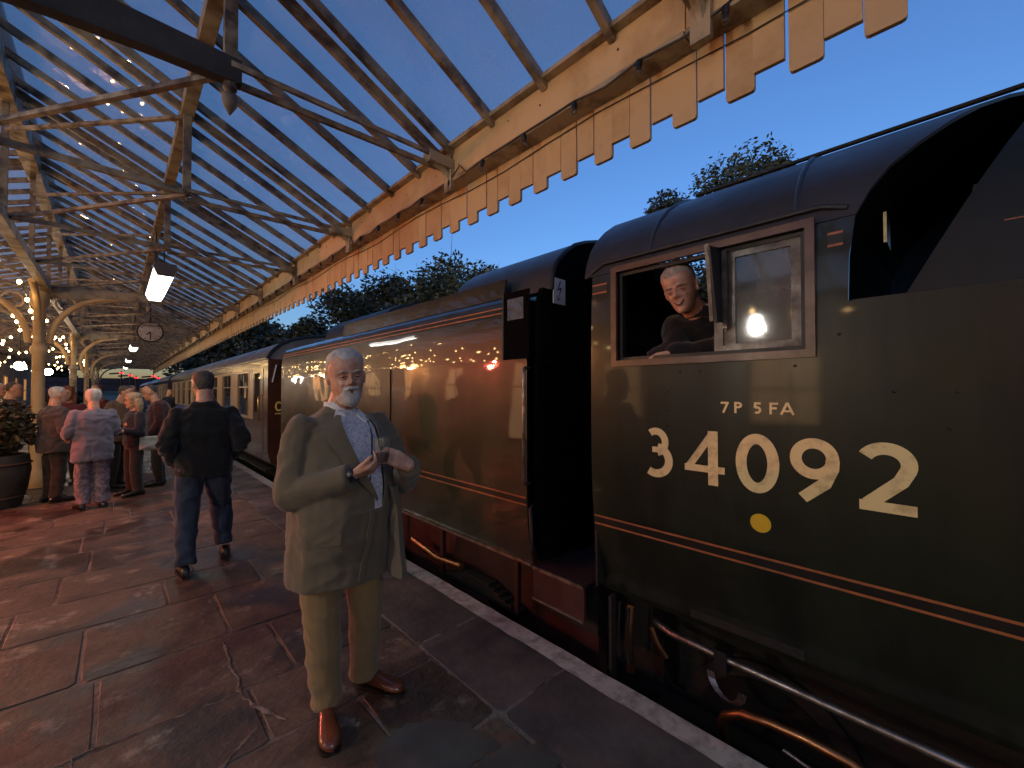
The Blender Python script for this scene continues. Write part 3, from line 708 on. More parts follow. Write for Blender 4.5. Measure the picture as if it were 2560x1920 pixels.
def yedge(z):
    for (a, b_), (c, d) in zip(YE, YE[1:]):
        if a <= z <= c: return b_ + (d - b_) * (z - a) / (c - a)
    return .27 if z < 1.9 else -.27
def sheet(profile, ys, hole=None, flip=False, yf=None, skip=None):
    mb = MB(); n = len(ys)
    for j, (x, z) in enumerate(profile):
        for i, y in enumerate(ys): mb.v.append((x, (yf(x, z, y) if yf else y), z))
    for j in range(len(profile) - 1):
        for i in range(n - 1):
            zc = (profile[j][1] + profile[j + 1][1]) / 2; yc = (ys[i] + ys[i + 1]) / 2
            if skip and skip(yc, zc): continue
            if hole and hole[0] < yc < hole[1] and hole[2] < zc < hole[3]: continue
            mb.f.append((j * n + i, j * n + i + 1, (j + 1) * n + i + 1, (j + 1) * n + i))
    return mb
def solid(o, t, off=0, ang=32):
    m = o.modifiers.new('solidify', 'SOLIDIFY'); m.thickness = t; m.offset = off; m.use_even_offset = True
    dg = bpy.context.evaluated_depsgraph_get(); dg.update(); new = bpy.data.meshes.new_from_object(o.evaluated_get(dg)); old = o.data
    o.modifiers.clear(); o.data = new; new.name = old.name; bpy.data.meshes.remove(old); smooth_mesh(new, ang); return o
loco = thing('steam_locomotive', 'dark green steam locomotive numbered 34092 with its driver at the open cab window', 'locomotive', (3.49, -3, -1.0))
YB, YF = 1.50, .27      # cab rear and front edges
def yfront(x, z, y):
    if y == YF and z > 1.99: return yedge(z)
    return y
W = (.40, 1.325, 1.765, 2.30)
for side in (0, 1):
    P = PROF if side == 0 else mir(PROF)
    o = sheet(P, [-9, -4, -1, -.2, YF, W[0], .7, 1.0, W[1], YB], (W if side == 0 else (.40, .72, 1.765, 2.30)), yf=yfront, skip=lambda y, z: y < YF and z > 1.965).build('cab_side', LOCO, loco, smooth=40); solid(o, .012)
    # lower side sheet runs on forward under the casing
P2 = [p for p in PROF if p[1] <= 1.97]
full = RPROF + mir(RPROF)[::-1][1:]
o = sheet(full, [YF, .7, 1.1, 1.40, 1.56], yf=lambda x, z, y: yedge(z) if y == YF else y).build('cab_roof', ROOFG, loco, smooth=50); solid(o, .014)
# roof ribs, vent and rain strips
for yr in (1.13, .45):
    MB().tube([(x, yr, z + .008) for x, z in full], .012, 6).build('roof_rib', ROOFG, loco, smooth=50)
MB().tube([(profx(2.36) - .014, YB + .04, 2.36 - .05)] + [(profx(2.37) - .014, y, 2.37 + .0 * y) for y in (1.42, 1.0, .6, .36)] + [(profx(2.37) - .012, .27, 2.34)], .012, 6).build('rain_strip', BLACK, loco, smooth=60)
MB().tube([(2.56, 1.05, 2.80), (2.56, -.30, 2.80)], .012, 6).build('roof_rail', BLACK, loco)
# front wedge plate with window, recess floor, casing
pl = MB(); pp = [(x + .012, z) for x, z in PROF if z > 1.9] + [(x + .01, z - .008) for x, z in RPROF[1:]]
for k, (x, z) in enumerate(pp):
    yy = yedge(z) + .035; pl.v += [(x, yy, z), (3.49, yy - .05, z - .001), (2 * TC - x, yy, z)]
    if k: a = 3 * k; pl.f += [(a - 3, a - 2, a + 1, a), (a - 2, a - 1, a + 2, a + 1)]
pl.build('spectacle_plate', VOID, loco)
sw = MB().box(2.19, 2.34, .16, .17, 2.19, 2.31); sw.build('spectacle_window', BRASS, loco)
MB().box(2.105, 2.8, -.9, YF - .01, 1.955, 1.964).build('casing_shelf', BLACK, loco)
CP = [(2.16, 1.972), (2.19, 2.1), (2.24, 2.25), (2.30, 2.38), (2.40, 2.52), (2.54, 2.66), (2.74, 2.78), (3.0, 2.86), (3.3, 2.90), (3.49, 2.905)]
o = sheet(CP + mir(CP)[::-1][1:], [-9, -5, -2, -.9, .1], yf=lambda x, z, y: (.105 - (z - 1.97) * .48 if y == .1 else y)).build('boiler_casing', CASG, loco, smooth=50); solid(o, .012)
0 and MB().tube([(2.186, -.10, 1.99), (2.225, -.08, 2.15), (2.27, -.06, 2.28)], .018, 8).build('casing_handrail', ROOFG, loco, smooth=60)
for zz, m_ in ((2.19, ORANGEL), (2.232, ORANGEL)): MB().bar((2.222 + (zz - 2.2) * .4, -9, zz), (2.222 + (zz - 2.2) * .4, -.14, zz), .008, .008).build('lining', m_, loco)
# painted lining on the cab
def lining(z, y0, y1, par, t=.010, m_=ORANGEL, z2=None):
    x = profx(z) - .0075; mb = MB(); mb.add([(profx(z - t / 2) - .0075, y0, z - t / 2), (profx(z - t / 2) - .0075, y1, z - t / 2), (profx(z + t / 2) - .0075, y1, z + t / 2), (profx(z + t / 2) - .0075, y0, z + t / 2)], [(0, 1, 2, 3)])
    return mb.build('lining', m_, par)
lining(.853, -9, YB - .005, loco, .011); lining(.805, -9, YB - .005, loco, .011); lining(.829, -9, YB - .005, loco, .034, BLACK)
for (a, b_) in ((1.395, YB - .004), (.285, .335)):
    lining(2.245, a, b_, loco, .010); lining(2.195, a, b_, loco, .010); lining(2.22, a, b_, loco, .038, BLACK)
# rivets
rvm = MB().ell((0, 0, 0), (.004, .007, .006), nu=8, nv=5).mesh('rivet', 180); rvm.materials.append(LOCO)
for (yy, zz) in [(1.02, 1.60), (1.02, 1.50), (1.02, 1.42), (.30, 1.83), (.14, 1.60), (.95, 1.70), (.85, 1.70), (.45, 1.71), (-.02, 1.6), (.0, 1.47)]:
    inst('rivet', rvm, loco, Vector((profx(zz) - .006, yy, zz)) - loco.location)
# window frame and panes
def ringbox(name, y0, y1, z0, z1, w, x0, x1, m_, par):
    mb = MB(); mb.box(x0, x1, y0, y0 + w, z0, z1).box(x0, x1, y1 - w, y1, z0, z1).box(x0, x1, y0 + w, y1 - w, z0, z0 + w).box(x0, x1, y0 + w, y1 - w, z1 - w, z1); return mb.build(name, m_, par)
wf = ringbox('window_frame', W[0] - .025, W[1] + .025, W[2] - .022, W[3] + .022, .034, 2.078, 2.10, WOODF, loco)
ringbox('inner_frame', W[0] + .01, W[1] - .01, W[2] + .012, W[3] - .012, .02, 2.115, 2.15, BLACK, wf)
sp = ringbox('sliding_pane', W[0] + .025, .735, W[2] + .02, W[3] - .02, .042, 2.122, 2.142, STEEL2, loco)
MB().box(2.130, 2.135, W[0] + .067, .693, W[2] + .062, W[3] - .062).build('glass', WINGL, sp)
sp2 = ringbox('sliding_pane', .42, .80, W[2] + .02, W[3] - .02, .04, 2.150, 2.168, STEEL2, loco)
MB().box(2.157, 2.161, .46, .76, W[2] + .06, W[3] - .06).build('glass', WINGL, sp2)
dp = MB().bar((2.085, .742, 1.93), (2.03, .752, 2.28), .14, .012, (0, 1, 0)); dp.build('wind_deflector', BLACK, loco)
MB().bar((2.015, .76, 1.93), (1.965, .762, 2.28), .010, .018, (0, 1, 0)).build('deflector_edge', STEEL2, loco)
MB().box(2.085, 2.105, 1.0 - .28, 1.0 - .26, 1.90, 2.27).build('window_channel', STEEL2, loco)
for sx in (0, 1):
    wsx = [(2.13, .42), (2.13, 2.36), (2.42, 2.66), (2.86, 2.80), (2.86, .42)]; wsx = mir(wsx) if sx else wsx
    MB().prism(wsx, 1.485, 1.498).build('rear_weather_sheet', SOOT, loco)  # dark sheets added to keep the cab interior black behind the driver
MB().box(2.86, 4.12, 1.485, 1.498, 1.9, 2.42).build('rear_curtain', SOOT, loco)  # added dark panel shutting out the bright background behind the cab
MB().box(2.6, 4.3, 1.3, 2.1, -.6, .34).build('drag_beam', SOOT, loco)  # block added to darken the sky-lit gap between engine and tender
# cab interior: floor, backhead, pipes, seat
ci_ = MB().box(2.3, 4.7, -.25, YB, .395, .42); ci_.build('cab_floor', SOOT, loco)
MB().box(2.64, 4.34, -.30, -.22, .42, 2.45).build('backhead', SOOT, loco)
MB().box(2.2, 2.5, .45, .95, .42, 1.25).build('driver_seat', SOOT, loco)
gx = MB()
for q in range(4): gx.tube([(3.0 + .35 * q, -.16, 2.3 - .15 * (q % 2)), (3.0 + .35 * q, -.12, 2.3 - .15 * (q % 2))], .08, 14)
gx.build('gauges', BRASS, loco)
px = MB(); 
for q in range(7): px.tube([(2.7 + .25 * q, -.1, 2.5), (2.72 + .25 * q, -.06, 2.0), (2.8 + .2 * q, -.1, 1.2)], .018, 6)
px.tube([(2.9, .5, 1.95), (2.9, 1.4, 1.93)], .03, 8).tube([(2.85, .5, 1.84), (2.85, 1.42, 1.84)], .018, 8).box(2.95, 3.0, .7, 1.3, 1.72, 1.80).tube([(2.7, 1.25, 1.2), (2.68, 1.2, 2.05)], .014, 8)
px.build('pipework', STEEL2, loco)
MB().box(3.2, 3.9, 1.62, 1.66, .38, .42).build('fall_plate', SOOT, loco)
MB().tube([(2.3, 1.6, .55), (2.3, 1.62, 1.62)], .016, 8).build('grab_rail', STEEL, loco)
# numerals
def ribbon(pts, w, closed=False):
    pts = [Vector((a, b)) for a, b in pts]; n = len(pts); L_ = []; Rr = []
    for i, p in enumerate(pts):
        if closed: d0 = (p - pts[i - 1]).normalized(); d1 = (pts[(i + 1) % n] - p).normalized()
        else:
            d0 = (p - pts[i - 1]).normalized() if i else (pts[1] - p).normalized(); d1 = (pts[i + 1] - p).normalized() if i < n - 1 else d0
        t = (d0 + d1).normalized(); nr = Vector((-t.y, t.x)); c = max(.5, nr.dot(Vector((-d0.y, d0.x))))
        ww = w[i] if hasattr(w, '__len__') else w
        L_.append(p + nr * ww / 2 / c); Rr.append(p - nr * ww / 2 / c)
    q = []
    for i in range(n if closed else n - 1):
        j = (i + 1) % n; q.append([L_[i], L_[j], Rr[j], Rr[i]])
    return q
def arc(cx, cz, rx, rz, a0, a1, n=14): return [(cx + rx * cos(radians(a0 + (a1 - a0) * k / n)), cz + rz * sin(radians(a0 + (a1 - a0) * k / n))) for k in range(n + 1)]
def glyph(ch, w, h, s):
    q = []; a = s / 2
    if ch == '0': q = ribbon([(w / 2 + (w / 2 - a) * cos(t), h / 2 + (h / 2 - a * .92) * sin(t)) for t in [2 * pi * k / 40 for k in range(40)]], s, True)
    elif ch == '3':
        r1 = h * .215; r2 = h * .27
        q = ribbon(arc(w * .36, h - a * .9 - r1 + .0, w * .36, r1, 128, -80, 18), s * .88) + ribbon([(w * .22, h * .555), (w * .42, h * .555)], s * .7)
        q += ribbon(arc(w * .36, r2 + a * .9, w * .64 - a, r2, 82, -125, 18), s)
    elif ch == '4':
        x = w * .72
        q = ribbon([(x, 0), (x, h)], s) + ribbon([(0, h * .29), (w, h * .29)], s * .72) + ribbon([(x - s * .1, h - s * .35), (s * .30, h * .27)], s * .72)
    elif ch == '9':
        r = h * .33; cx = w / 2 - a * .2
        q = ribbon([(cx + (w / 2 - a) * cos(t), h - a * .95 - (r - a) + (r - a) * sin(t)) for t in [2 * pi * k / 34 for k in range(34)]], s * .92, True)
        q += ribbon([(cx + (w / 2 - a), h - r + .0), (cx + (w / 2 - a) * .96, h * .54), (w * .68, h * .30), (w * .24, 0.0 + a * .4)], [s, s, s, s * .95])
    elif ch == '2':
        q = ribbon(arc(w * .48, h - a * .95 - h * .225, w * .46 - a * .4, h * .225, 152, -18, 16) + [(w * .74, h * .46), (s * .55, s * .55)], s)
        q += ribbon([(0, s * .42), (w, s * .42)], s * .84)
    elif ch == '7': q = ribbon([(0, h - a), (w, h - a)], s) + ribbon([(w - a, h - a), (w * .3, 0)], s)
    elif ch == 'P': q = ribbon([(a, 0), (a, h)], s) + ribbon([(a, h - a)] + arc(w * .5, h * .72, w * .5 - a, h * .28 - a, 90, -90, 10) + [(a, h * .44 + a)], s)
    elif ch == '5': q = ribbon([(w * .9, h - a), (w * .25, h - a)], s) + ribbon([(w * .25, h), (w * .2, h * .52)], s) + ribbon([(w * .2, h * .55)] + arc(w * .45, h * .33, w * .5 - a, h * .33 - a, 80, -130, 12), s)
    elif ch == 'F': q = ribbon([(a, 0), (a, h)], s) + ribbon([(a, h - a), (w, h - a)], s) + ribbon([(a, h * .52), (w * .85, h * .52)], s)
    elif ch == 'A': q = ribbon([(0, 0), (w / 2, h)], s) + ribbon([(w, 0), (w / 2, h)], s) + ribbon([(w * .2, h * .3), (w * .8, h * .3)], s * .8)
    elif ch == 'C': q = ribbon(arc(w / 2, h / 2, w / 2 - a, h / 2 - a, 45, 315, 20), s)
    return q
def put_glyph(ch, ytop, z0, w, h, s, m_, par, x=None, name='numeral', jj=0):
    mb = MB()
    for k, quad in enumerate(glyph(ch, w, h, s)):
        vs = []
        for p in quad:
            z = z0 + p.y; xx = (profx(z) if x is None else x) - .0078 - .00004 * k
            vs.append((xx, ytop - p.x, z))
        mb.add(vs, [(0, 1, 2, 3)])
    return mb.build(name, m_, par)
for ch, ya, yb_ in (('3', 1.135, .990), ('4', .928, .737), ('0', .688, .512), ('9', .470, .298), ('2', .245, .083)):
    put_glyph(ch, ya, 1.146, ya - yb_, .262, .046 if ch != '3' else .042, NUMY, loco)
for ch, ya, w_ in (('7', .752, .036), ('P', .692, .034), ('5', .612, .034), ('F', .548, .034), ('A', .503, .046)):
    put_glyph(ch, ya, 1.500, w_, .052, .010, NUMY, loco, name='letter')
z0 = 1.01; dm = MB(); K = 28
dm.add([(profx(z0 + .042 * sin(2 * pi * k / K)) - .008, .59 + .042 * cos(2 * pi * k / K), z0 + .042 * sin(2 * pi * k / K)) for k in range(K)], [tuple(range(K))]).build('yellow_disc', YELDOT, loco)
# underframe and pipework below the cab
MB().box(2.75, 4.25, -9, 1.45, -.35, .36).build('frames', SOOT, loco)
def wheel(par, y, r, x=2.78, sp=10, m_=SOOT):
    w = MB().tube([(x - .065, y, -.915 + r), (x + .065, y, -.915 + r)], r, 28); o = w.build('wheel', m_, par, smooth=30)
    MB().tube([(x - .078, y, -.915 + r), (x - .066, y, -.915 + r)], r * .80, 24).build('wheel_centre', BLACK, o, smooth=30)
    MB().tube([(x - .13, y, -.915 + r), (x - .079, y, -.915 + r)], .10, 14).build('hub', BLACK, o, smooth=30)
wheel(loco, .75, .47); wheel(loco, -1.6, .94); wheel(loco, -3.9, .94); wheel(loco, -6.2, .94)
MB().box(2.35, 2.72, .2, 1.3, -.55, -.35).build('truck_frame', SOOT, loco)
MB().tube([(2.42, 1.28, .20), (2.33, 1.20, .235), (2.28, 1.1, .24), (2.27, .8, .235), (2.27, .2, .225), (2.27, -1.5, .21)], .019, 10).build('steam_pipe', STEEL, loco, smooth=60)
MB().tube([(2.29, 1.22, .225), (2.30, 1.19, .14), (2.33, 1.15, .06)], .016, 8).build('steam_pipe', COPPER, loco, smooth=60)
MB().tube([(2.34, .83, -.25), (2.28, .83, -.10), (2.25, .80, -.035), (2.24, .72, .02), (2.24, .60, .045), (2.24, .45, .055), (2.24, .30, .05), (2.24, .12, -.01), (2.24, -.1, -.09), (2.26, -.4, -.2)], .022, 12).build('injector_pipe', COPPER, loco, smooth=60)
MB().tube([(2.26, .55, -.06), (2.25, .3, -.10), (2.25, .1, -.14), (2.25, -.3, -.2)], .010, 8).build('drain_pipe', STEEL, loco, smooth=60)
MB().tube([(2.28, .28, -.14), (2.28, .0, -.20), (2.28, -.6, -.3)], .03, 10).build('brake_rod', STEEL, loco, smooth=60)
cl_ = MB(); cl_.box(2.24, 2.34, .79, .85, .17, .28); cl_.build('pipe_clip', BLACK, loco)
sp_ = MB()
for q in range(4): sp_.tube([(2.30 + .035 * cos(a), .80 + .09 * cos(a) + .01 * q, .10 + .09 * sin(a)) for a in [pi * k / 8 for k in range(8, 17)]], .004, 5)
sp_.build('spring', STEEL, loco)
ch_ = MB()
for q, (yy, zz) in enumerate([(1.44, .33), (1.40, .32), (1.34, .30)]):
    ch_.tube([(2.24, yy, zz), (2.235, yy + .005, zz - .16), (2.25, yy + .01, zz - .33)], [.010, .007, .016], 7)
ch_.build('hoses', SOOT, loco, smooth=60)
MB().tube([(2.30, 1.36, .3), (2.27, 1.36, .05), (2.30, 1.36, -.1)], .028, 10).build('injector_body', COPPER, loco, smooth=60)
MB().box(2.15, 2.5, 1.06, 1.42, -.42, -.39).build('cab_step', SOOT, loco); MB().box(2.15, 2.2, 1.40, 1.42, -.42, .38).build('step_hanger', SOOT, loco)

# ------------------------------------------------------------------ tender
ten = thing('tender', 'lined dark green tender with raised coal bunker and rounded black front hood', 'tender', (3.49, 5, -1.0))
TP = [(2.165, .385), (2.14, .48), (2.115, .65), (2.10, .9), (2.10, 1.83)]
TPU = [(2.10, 1.832), (2.102, 2.02), (2.112, 2.15), (2.135, 2.25), (2.175, 2.315), (2.23, 2.345)]
R0, R1 = 2.05, 8.05
def rowd(z): return 0
o = sheet(TP, [R0, 3.2, 4.6, 6.0, 7.0, R1]).build('side_sheet', TENDG, ten, smooth=40); solid(o, .012)
o = sheet(TPU, [2.28, 3.2, 4.6, 6.0, 7.0, R1]).build('side_sheet', TENDG, ten, smooth=50); solid(o, .012)
for P in (TP, TPU): o = sheet(mir(P), [R0, R1]).build('side_sheet', TENDG, ten, smooth=50); solid(o, .012)
body = [(2.17, .39), (2.11, .9), (2.11, 2.28), (2.24, 2.335), (2.36, 2.34), (2.42, 2.50), (2.50, 2.56)]
MB().prism([(2.2, .39), (2.13, .9), (2.13, 2.2), (2.24, 2.330), (4.74, 2.330), (4.85, 2.2), (4.85, .9), (4.78, .39)], 2.3, R1 - .02).build('tank', TENDG, ten, smooth=30)
# tank rear plate
MB().prism([(2.17, .386), (2.108, .9), (2.108, 2.1), (2.17, 2.31), (2.24, 2.345), (4.74, 2.345), (4.81, 2.31), (4.872, 2.1), (4.872, .9), (4.81, .386)], R1 - .018, R1 + .01).build('rear_plate', BLACK, ten)
bk = MB(); bk.add([(2.205, 2.4, 2.335), (2.205, 5.6, 2.335), (2.225, 5.6, 2.50), (2.225, 2.4, 2.485)], [(0, 1, 2, 3)]); bk.add([(4.72, 2.4, 2.335), (4.72, 6.3, 2.335), (4.56, 6.3, 2.50), (4.56, 2.4, 2.585)], [(0, 1, 2, 3)])
bk.add([(2.205, 5.6, 2.335), (4.72, 5.6, 2.335), (4.56, 5.6, 2.50), (2.225, 5.6, 2.50)], [(0, 1, 2, 3)])
o = bk.build('coal_bunker', TENDG, ten); solid(o, .02)
# filler box and dark rounded dome behind the bunker
dm_ = [(2.5 + .99 * (1 - cos(pi * k / 12)), 2.46 + .42 * sin(pi * k / 12) ** .8) for k in range(13)]
MB().prism(dm_ + [(4.48, 2.336), (2.5, 2.336)], 5.1, 7.1).build('water_tank_hood', BLACK, ten, smooth=40)
# coal
cb = MB(); rr = random.Random(9)
for q in range(240):
    x = rr.uniform(2.55, 4.5); y_ = rr.uniform(2.9, 4.6); s = rr.uniform(.05, .11)
    M_ = Matrix.Rotation(rr.uniform(0, 6), 4, Vector((rr.random(), rr.random(), rr.random() + .1)).normalized())
    cb.ell((x, y_, 2.36 + .18 * (1 - ((x - 3.5) / 1.1) ** 2) * rr.random()), (s, s * .8, s * .7), M_, 6, 4)
o = cb.build('coal', SOOT, ten); o['kind'] = 'stuff'
# hood: arched roof and black front bulkhead
HP = [(2.29, 2.345), (2.30, 2.44), (2.325, 2.52), (2.37, 2.585), (2.45, 2.66), (2.56, 2.735), (2.70, 2.79), (2.86, 2.835), (3.05, 2.87), (3.27, 2.89), (3.49, 2.895)]
HF = HP + mir(HP)[::-1][1:]
o = sheet(HF, [1.99, 2.6, 3.2]).build('hood_roof', ROOFG, ten, smooth=50); solid(o, .014)
hf = MB().prism([(2.155, 1.80), (2.155, 2.22), (2.20, 2.345)] + [(x + .004, z - .006) for x, z in HF] + [(4.78, 2.345), (4.825, 2.22), (4.825, 1.80)], 1.985, 2.03); hf.build('front_bulkhead', VOID, ten)
MB().prism([(2.20, .40), (2.16, .9), (2.16, 1.799), (4.82, 1.799), (4.82, .9), (4.78, .40)], 2.0, 2.05).build('front_plate', VOID, ten)
MB().tube([(x, 1.985, z) for x, z in HF], .016, 6).build('hood_beading', BLACK, ten, smooth=60)
MB().prism([(2.30, 2.35), (2.33, 2.50), (2.52, 2.50), (2.52, 2.35)], 2.03, 2.45).build('hood_locker', TENDG, ten)
# black wind screen standing out at the front corner
ws = MB().box(2.085, 2.097, 2.02, 2.285, 1.835, 2.325); ws.build('side_screen', VOID, ten)
MB().box(2.0805, 2.0842, 2.07, 2.235, 2.12, 2.275).build('screen_glass', WINGL, ten)
MB().tube([(2.088, 2.287, 1.84), (2.088, 2.287, 2.33)], .009, 6).build('screen_edge', BLACK, ten)
# warning plate with a lightning flash
wp = MB().box(2.30, 2.432, 1.974, 1.983, 2.245, 2.435).build('warning_plate', WHITEP, ten)
lb = MB(); 
for quad in ribbon([(.075, .165), (.045, .10), (.082, .112), (.05, .03)], [.012, .013, .013, .003]) + ribbon([(.036, .055), (.046, .02), (.075, .045)], .006):
    lb.add([(2.30 + .066 * 0 + p.x, 1.9725, 2.25 + p.y) for p in quad], [(0, 1, 2, 3)])
lb.build('lightning_flash', BLACK, wp)
# lining and beading
def tline(z, xo, t, m_, y0=R0 + .004, y1=R1 - .01):
    mb = MB(); mb.add([(xo, y0, z - t / 2), (xo, y1, z - t / 2), (xo, y0 + 0, z + t / 2), (xo, y1, z + t / 2)], [(0, 1, 3, 2)]); return mb.build('lining', m_, ten)
tline(.853, 2.0925, .012, ORANGEL); tline(.803, 2.0955, .012, ORANGEL); tline(.828, 2.0948, .036, BLACK)
for z, x in ((2.235, 2.1215), (2.195, 2.1125)):
    tline(z, x, .009, ORANGEL, 2.3)
MB().box(2.138, 2.165, R0, R1, .362, .384).build('bottom_beading', STEEL, ten)
MB().bar((2.088, 4.05, .40), (2.088, 4.05, 1.83), .012, .004, (0, 1, 0)).build('panel_seam', TENDG, ten)
MB().box(2.0915, 2.0935, R0 + .002, R1 - .01, 1.822, 1.838).build('panel_seam', TENDG, ten)
MB().tube([(2.13, 2.06, 1.77), (2.07, 2.045, 1.765), (2.055, 2.04, 1.72), (2.055, 2.04, .99), (2.07, 2.045, .96), (2.13, 2.06, .95)], .013, 8).build('handrail', STEEL, ten, smooth=60)
MB().tube([(2.15, 2.05, .80), (2.10, 2.02, .78), (2.10, 2.0, .5)], .014, 8).build('handrail', BLACK, ten, smooth=60)
st = MB().box(2.14, 2.6, 1.60, 2.04, .36, .375).box(2.15, 2.17, 1.60, 2.04, .16, .36); st.build('step_box', MAROON, ten)
MB().box(2.135, 2.15, 1.60, 2.04, .355, .378).build('step_edge', STEEL, ten)
MB().box(2.135, 2.148, 1.60, 2.04, .145, .16).build('step_edge', STEEL, ten)
MB().box(2.3, 4.7, 1.6, 2.04, .0, .355).build('drag_box', SOOT, ten)
MB().box(2.45, 2.55, 1.7, R1, -.55, .36).build('frame_plate', MAROON, ten)
MB().box(2.56, 4.45, 2.2, R1, -.1, .38).build('under_tank', SOOT, ten)
for yw in (2.9, 4.9, 6.9):
    wheel(ten, yw, .54, 2.78)
    MB().box(2.30, 2.46, yw - .16, yw + .16, -.50, -.18).build('axlebox', MAROON, ten)
    sb = MB()
    for q in range(6): sb.box(2.32, 2.42, yw - .52 + .07 * q, yw + .52 - .07 * q, -.17 + .022 * q, -.152 + .022 * q)
    sb.build('leaf_spring', SOOT, ten)
    MB().bar((2.33, yw - .52, .3), (2.33, yw - .52, -.16), .04, .04).build('spring_hanger', MAROON, ten); MB().bar((2.33, yw + .52, .3), (2.33, yw + .52, -.16), .04, .04).build('spring_hanger', MAROON, ten)
MB().tube([(2.24, 3.0, .05), (2.26, 3.4, .0), (2.28, 3.9, .05)], .03, 8).build('feed_pipe', COPPER, ten, smooth=60)
MB().tube([(2.55, R1 - .3, 2.36), (2.58, R1 - .3, 2.47), (2.72, R1 - .3, 2.52), (2.86, R1 - .3, 2.47), (2.9, R1 - .3, 2.36)], .022, 8).build('lifting_ring', STEEL, ten, smooth=60)
for sx in (2.75, 4.23):
    MB().tube([(sx, R1 + .01, .12), (sx, R1 + .38, .12)], .08, 12).tube([(sx, R1 + .38, .12), (sx, R1 + .42, .12)], .22, 18).build('buffer', SOOT, ten, smooth=35)

